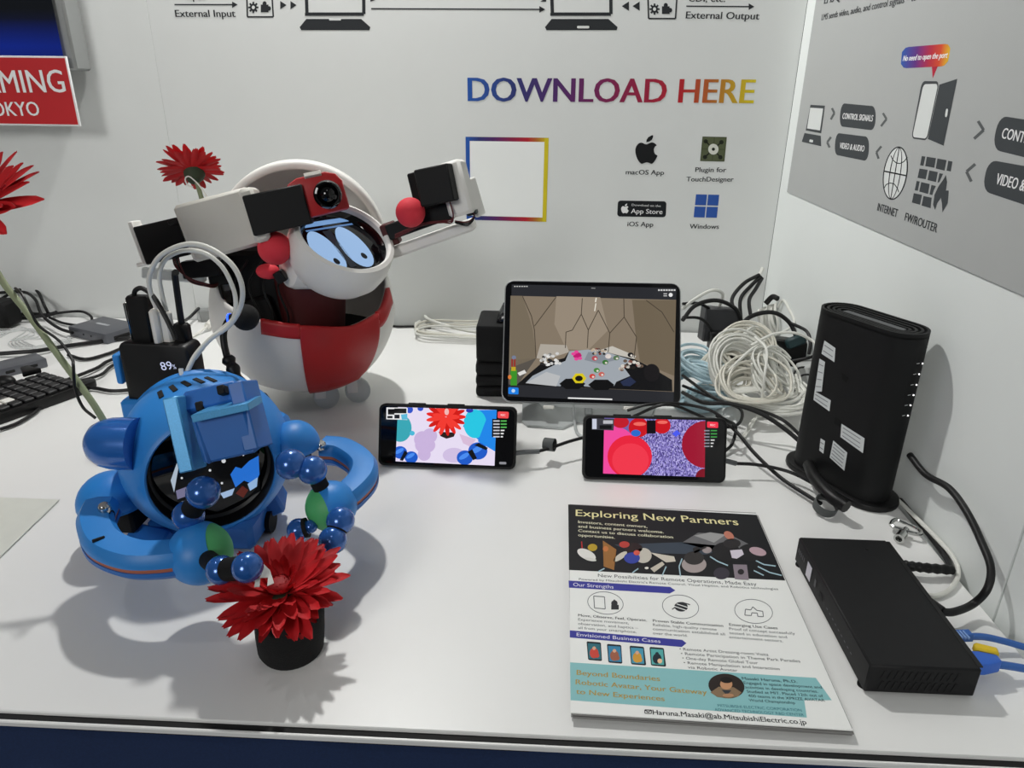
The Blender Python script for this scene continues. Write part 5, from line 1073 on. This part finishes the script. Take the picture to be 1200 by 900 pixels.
dr = (W(272, 374, -.63)-Om).normalized(); B().cyl(Om+dr*.008, Om+dr*.019, .0065, .0062).obj('collar', M_blk, mi); B().cyl(Om+dr*.0175, Om+dr*.0195, .0068, .0068, 20).obj('light_ring', mat('blue_light_ring', '2050ff', .4, emit=2.5), mi)
B().tube([Om+dr*.019, W(266, 379, -.63), W(262, 390, -.632), W(263, 405, -.636), W(266, 418, -.642)], .004, 10).obj('neck', M_blk, mi)
B().tube([W(267, 420, -.642), W(272, 430, -.65), W(279, 446, -.66), W(283, 456, -.668)], .0078, 10, taper=lambda t: .85+.15*math.sin(t*20)).obj('connector', M_blk, mi)
cable('black_cable', [W(300, 478, -.64), W(308, 462, -.62), W(316, 470, -.62), W(322, 482, -.64), W(325, 495, -.66)], .0022, M_cb, 'thin black cable looping behind the blue robot head')
pbox(146, 428, -.648, 8, 36, .03).obj('pack_clip', M_blue, br)

# ================================================================ LEFT END OF THE COUNTER
M_key = mat('black_keycap', '121214', .5); M_hub = mat('space_grey_aluminium', '63656b', .4, .4)
kx = Vector((.42, .907, 0)).normalized(); kyv = Vector((-kx.y, kx.x, 0)); KF = frame(T(103, 461, 0), kx, kyv, (0, 0, 1)); KW, KL = .105, .40
kb = thing('keyboard', KF @ Vector((-KL/2, KW/2, 0)), 'black compact keyboard lying on the counter beside the pale flower stem', 'keyboard')
B().prism(KF, [(-KL, 0), (0, 0), (0, KW), (-KL, KW)], 0, .016, .002).obj('case', M_blk, kb)
kme = B().prism(Matrix(), rrect(.0148, .0148, .002, 3), 0, .005, .0012, 1).mesh('key', M_key); kme2 = bpy.data.meshes.new_from_object(bpy.data.objects.new('tmp', kme)); kme2.materials[0] = M_wht
for j in range(5):
    for i in range(22):
        if i*.0172 > KL-.02: continue
        share('key', kme2 if (j, i) in ((1, 6), (2, 6), (1, 5)) else kme, KF @ Matrix.Translation((-.013-.0172*i, .013+.0185*j, .0158)), kb)
B().prism(KF @ Matrix.Translation((.012, .02, 0)), stad(.03, .02), .0, .012, .002).obj('wrist_knob', M_blk, kb)
cable('black_cable', [T(0, 503, .004), T(20, 496, .004), T(40, 484, .004), T(48, 475, .004), T(48, 466, .006), T(44, 462, .01)], .0026, M_cb, 'black cable curving out from beneath the keyboard')
cable('black_cable', [KF @ Vector((-.005, .06, .008)), T(112, 432, .006), T(125, 424, .006), T(142, 418, .006), T(160, 416, .01), T(175, 420, .02)], .003, M_cb, 'black cable from keyboard end toward the power bank')
cable('black_cable', [KF @ Vector((-.002, .03, .008)), T(112, 455, .005), T(130, 458, .005), T(150, 457, .005), T(175, 452, .008)], .003, M_cb, 'black cable bowing from keyboard end behind the blue robot')
cable('black_cable', [KF @ Vector((-.003, .045, .008)), T(116, 440, .006), T(128, 431, .006), T(140, 423, .006), T(150, 415, .006), T(165, 412, .008)], .0026, M_cb, 'second black cable from keyboard end looped near the power bank')
hb = thing('usb_hub', T(25, 430, 0), 'grey metal hub with two ports beside the keyboard', 'hub')
hx = (T(57, 420, 0)-T(0, 434, 0)).normalized(); hy = Vector((-hx.y, hx.x, 0)); HFm = frame(T(57, 430, 0), hx, hy, (0, 0, 1))
B().prism(HFm, [(-.12, 0), (0, 0), (0, .045), (-.12, .045)], .0, .016, .002).obj('case', M_hub, hb)
for k in range(3): B().box(HFm @ Matrix.Translation((-.022-.034*k, 0, .008)), .014, .002, .005, .001).obj('port', M_dark, hb)
pg = thing('usb_plug', T(33, 437, 0), 'black angled plug lying between hub and keyboard', 'plug'); B().prism(frame(T(32, 436, .018), hx, hy, (0, 0, 1)), [(-.006, .008), (.006, .008), (.008, -.008), (.014, -.022), (-.014, -.022), (-.008, -.008)], 0, .009, .002).obj('plug_body', M_blk, pg)
B().sph(T(6, 447, .02), (.016, .011, .01)).obj('plug_head', M_blk, None, 'rounded black plug head by the hub at the keyboard', 'plug')
cable('black_cable', [T(-8, 415, .006), T(20, 413, .008), T(45, 411, .008), T(75, 406, .006), T(110, 401, .005), T(150, 396, .005), T(180, 396, .005)], .0038, M_cb, 'thick black cable stretching behind the grey hub to the power bank')
cable('black_cable', [T(80, 416, .004), T(100, 421, .004), T(125, 415, .004), T(150, 406, .004), T(175, 404, .004)], .003, M_cb, 'black cable lying between hub and power bank')
# capture box
cb = thing('capture_box', T(118, 392, 0), 'grey capture box with two screw holes near the back wall', 'adapter')
A, Bq, Cq = T(82, 394, 0), T(126, 404, 0), T(156, 396, 0)
qx = (Bq-A).normalized(); qy = Vector((-qx.y, qx.x, 0)); QF = frame(A, qx, qy, (0, 0, 1)); ql = (Bq-A).length
B().prism(QF, [(0, 0), (ql, 0), (ql+.002, .075), (0, .075)], 0, .02, .002).obj('case', M_hub, cb)
for k in (.4, .6): B().cyl(QF @ Vector((ql*k, -.0005, .010)), QF @ Vector((ql*k, .002, .010)), .002, .002, 12).obj('screw_hole', M_dark, cb)
B().box(QF @ Matrix.Translation((ql+.001, .035, .008)), .003, .04, .007, .001).obj('port', M_dark, cb)
p = Pic(QF @ Matrix.Translation((0, 0, .02)), lift=.0003); p.local([(.03, .035), (.065, .035), (.065, .042), (.03, .042)], 'a8aaae'); p.build('mark', cb)
for q, r, l in (([T(85, 390, .012), T(70, 385, .012), T(55, 375, .015), T(47, 365, .03), T(42, 352, .045), T(33, 344, .05), T(22, 342, .05), T(0, 343, .05), T(-10, 345, .05)], .003, 'black cable arching up from the capture box'),
    ([T(58, 370, .006), T(52, 358, .03), T(45, 343, .05), T(38, 338, .056), T(25, 339, .055), T(10, 345, .05), T(-8, 357, .03)], .003, 'black cable rising in a second arch by the wall'),
    ([T(50, 370, .01), T(75, 366, .01), T(95, 365, .012), T(106, 370, .01), T(108, 376, .004)], .0026, 'black cable bowing along the foot of the back wall'),
    ([T(58, 372, .006), T(72, 378, .005), T(88, 381, .006), T(100, 382, .01)], .0026, 'black cable slipping under the capture box'),
    ([T(-8, 375, .006), T(15, 373, .008), T(35, 372, .01), T(60, 368, .01), T(66, 366, .01)], .004, 'thick black cable along the wall foot'),
    ([T(-8, 368, .008), T(15, 369, .01), T(40, 368, .012), T(55, 370, .012)], .004, 'thick black cable beside the black adapter by the wall'),
    ([W(204, 384, -.3), T(222, 372, .02), T(240, 356, .03), T(262, 352, .03)], .003, 'black cable passing behind the power bank to the white robot')):
    cable('black_cable', q, r, M_cb, l)
B().box(Matrix.Translation(T(-4, 366, .03)), .07, .05, .05, .006).obj('power_adapter', M_blkm, None, 'matte black power adapter against the back wall by the arching cables', 'power adapter')
M_thin = mat('thin_white_wire', 'c9cbca', .5)
for k in range(5):
    rgk = random.Random(20+k); c = T(20+12*k, 392, 0)
    cable('thin_wire', [T(-6, 398-3*k, .002), T(18+6*k, 385+rgk.uniform(-2, 2), .002), T(30+5*k, 388+2*k, .002), T(10+4*k, 402-k, .002), T(28+6*k, 408, .002), T(70+3*k, 399+k, .002), T(82, 395, .003)], .001, M_thin, 'thin pale wire coiled loosely on the counter behind the hub', 'wire', 'loose thin pale wires', seg=6)
# small grey box and white plug left of the white robot
B().box(wfr(T(250, 366, .014), 6, 20), .05, .026, .04, .003).obj('adapter_box', mat('mid_grey_plastic', '8b8d8c', .5), None, 'small grey box standing beside the white robot by the wall', 'adapter')
wp = thing('cable_plug', T(250, 378, 0), 'white cable plug lying beside the white robot', 'plug'); B().tube([T(243, 382, .012), T(252, 372, .013), T(258, 368, .013)], .006, 10).obj('plug_body', M_wht, wp); B().tube([T(243, 382, .012), T(233, 390, .004), T(222, 396, .003), T(205, 402, .003)], .002, 8).obj('lead', M_wht, wp)
# translucent sheet
M_sheet = mat('frosted_sheet', 'e4e6dd', .35, trans=.1)
s0v, s1v, s2v = T(70, 587, 0), T(-2, 657, 0), T(-10, 584, 0)
B().prism(Matrix(), [(s0v.x, s0v.y), (s1v.x, s1v.y), (s1v.x-.22, s1v.y-.0), (s2v.x-.2, s2v.y)], .0006, .0022, .0005, 1).obj('frosted_sheet', M_sheet, None, 'frosted pale plastic sheet lying flat on the white counter', 'sheet')

# ================================================================ sub-parts: pieces that belong to a part of their thing
SUB = dict(palm_pad='palm_ball', arm_stripe='arm_shell', arm_slot='arm_shell', arm_screw='arm_shell', camera_lens='camera_block', tape_piece='camera_block', housing_ledge='camera_housing', housing_latch='camera_housing',
    screw_recess='housing_base', eye_image='face_goggle', face_screen='face_goggle', face_shapes='face_screen', vent_slot='body_shell', bib_tab='bib', caster_bracket='caster_wheel', caster_stem='caster_wheel', screen_image=('glass', 'screen'),
    side_button='body', sticker='body', status_light='body', light_mark='body', port_recess='body', top_ridge='body', top_plate='body', vent_slit='case', front_marks='case', lid_seam='case', lid_screw='case', screw_hole='case',
    port='case', mark='case', display='case', boot_rib='plug_boot', light_ring='collar', lettering='face', servo_connector='servo', hand_board='hand_plate', hand_edge='hand_plate', ear_mount='ear_capsule', shoulder_servo='shoulder_cap', shoulder_joint='shoulder_cap', key='case')
base_name = lambda o: o.name.split('.')[0]
for root in [o for o in bpy.data.objects if o.parent is None and o.type == 'EMPTY']:
    kids = list(root.children)
    for c in kids:
        tgt = SUB.get(base_name(c))
        if not tgt: continue
        tgt = (tgt,) if isinstance(tgt, str) else tgt
        cand = [k for k in kids if base_name(k) in tgt and k.parent == root]
        if cand:
            pc = WM[c.name].translation; par = min(cand, key=lambda k: (WM[k.name].translation-pc).length)
            if not c.children: c.parent = par; c.matrix_local = WM[par.name].inverted() @ WM[c.name]
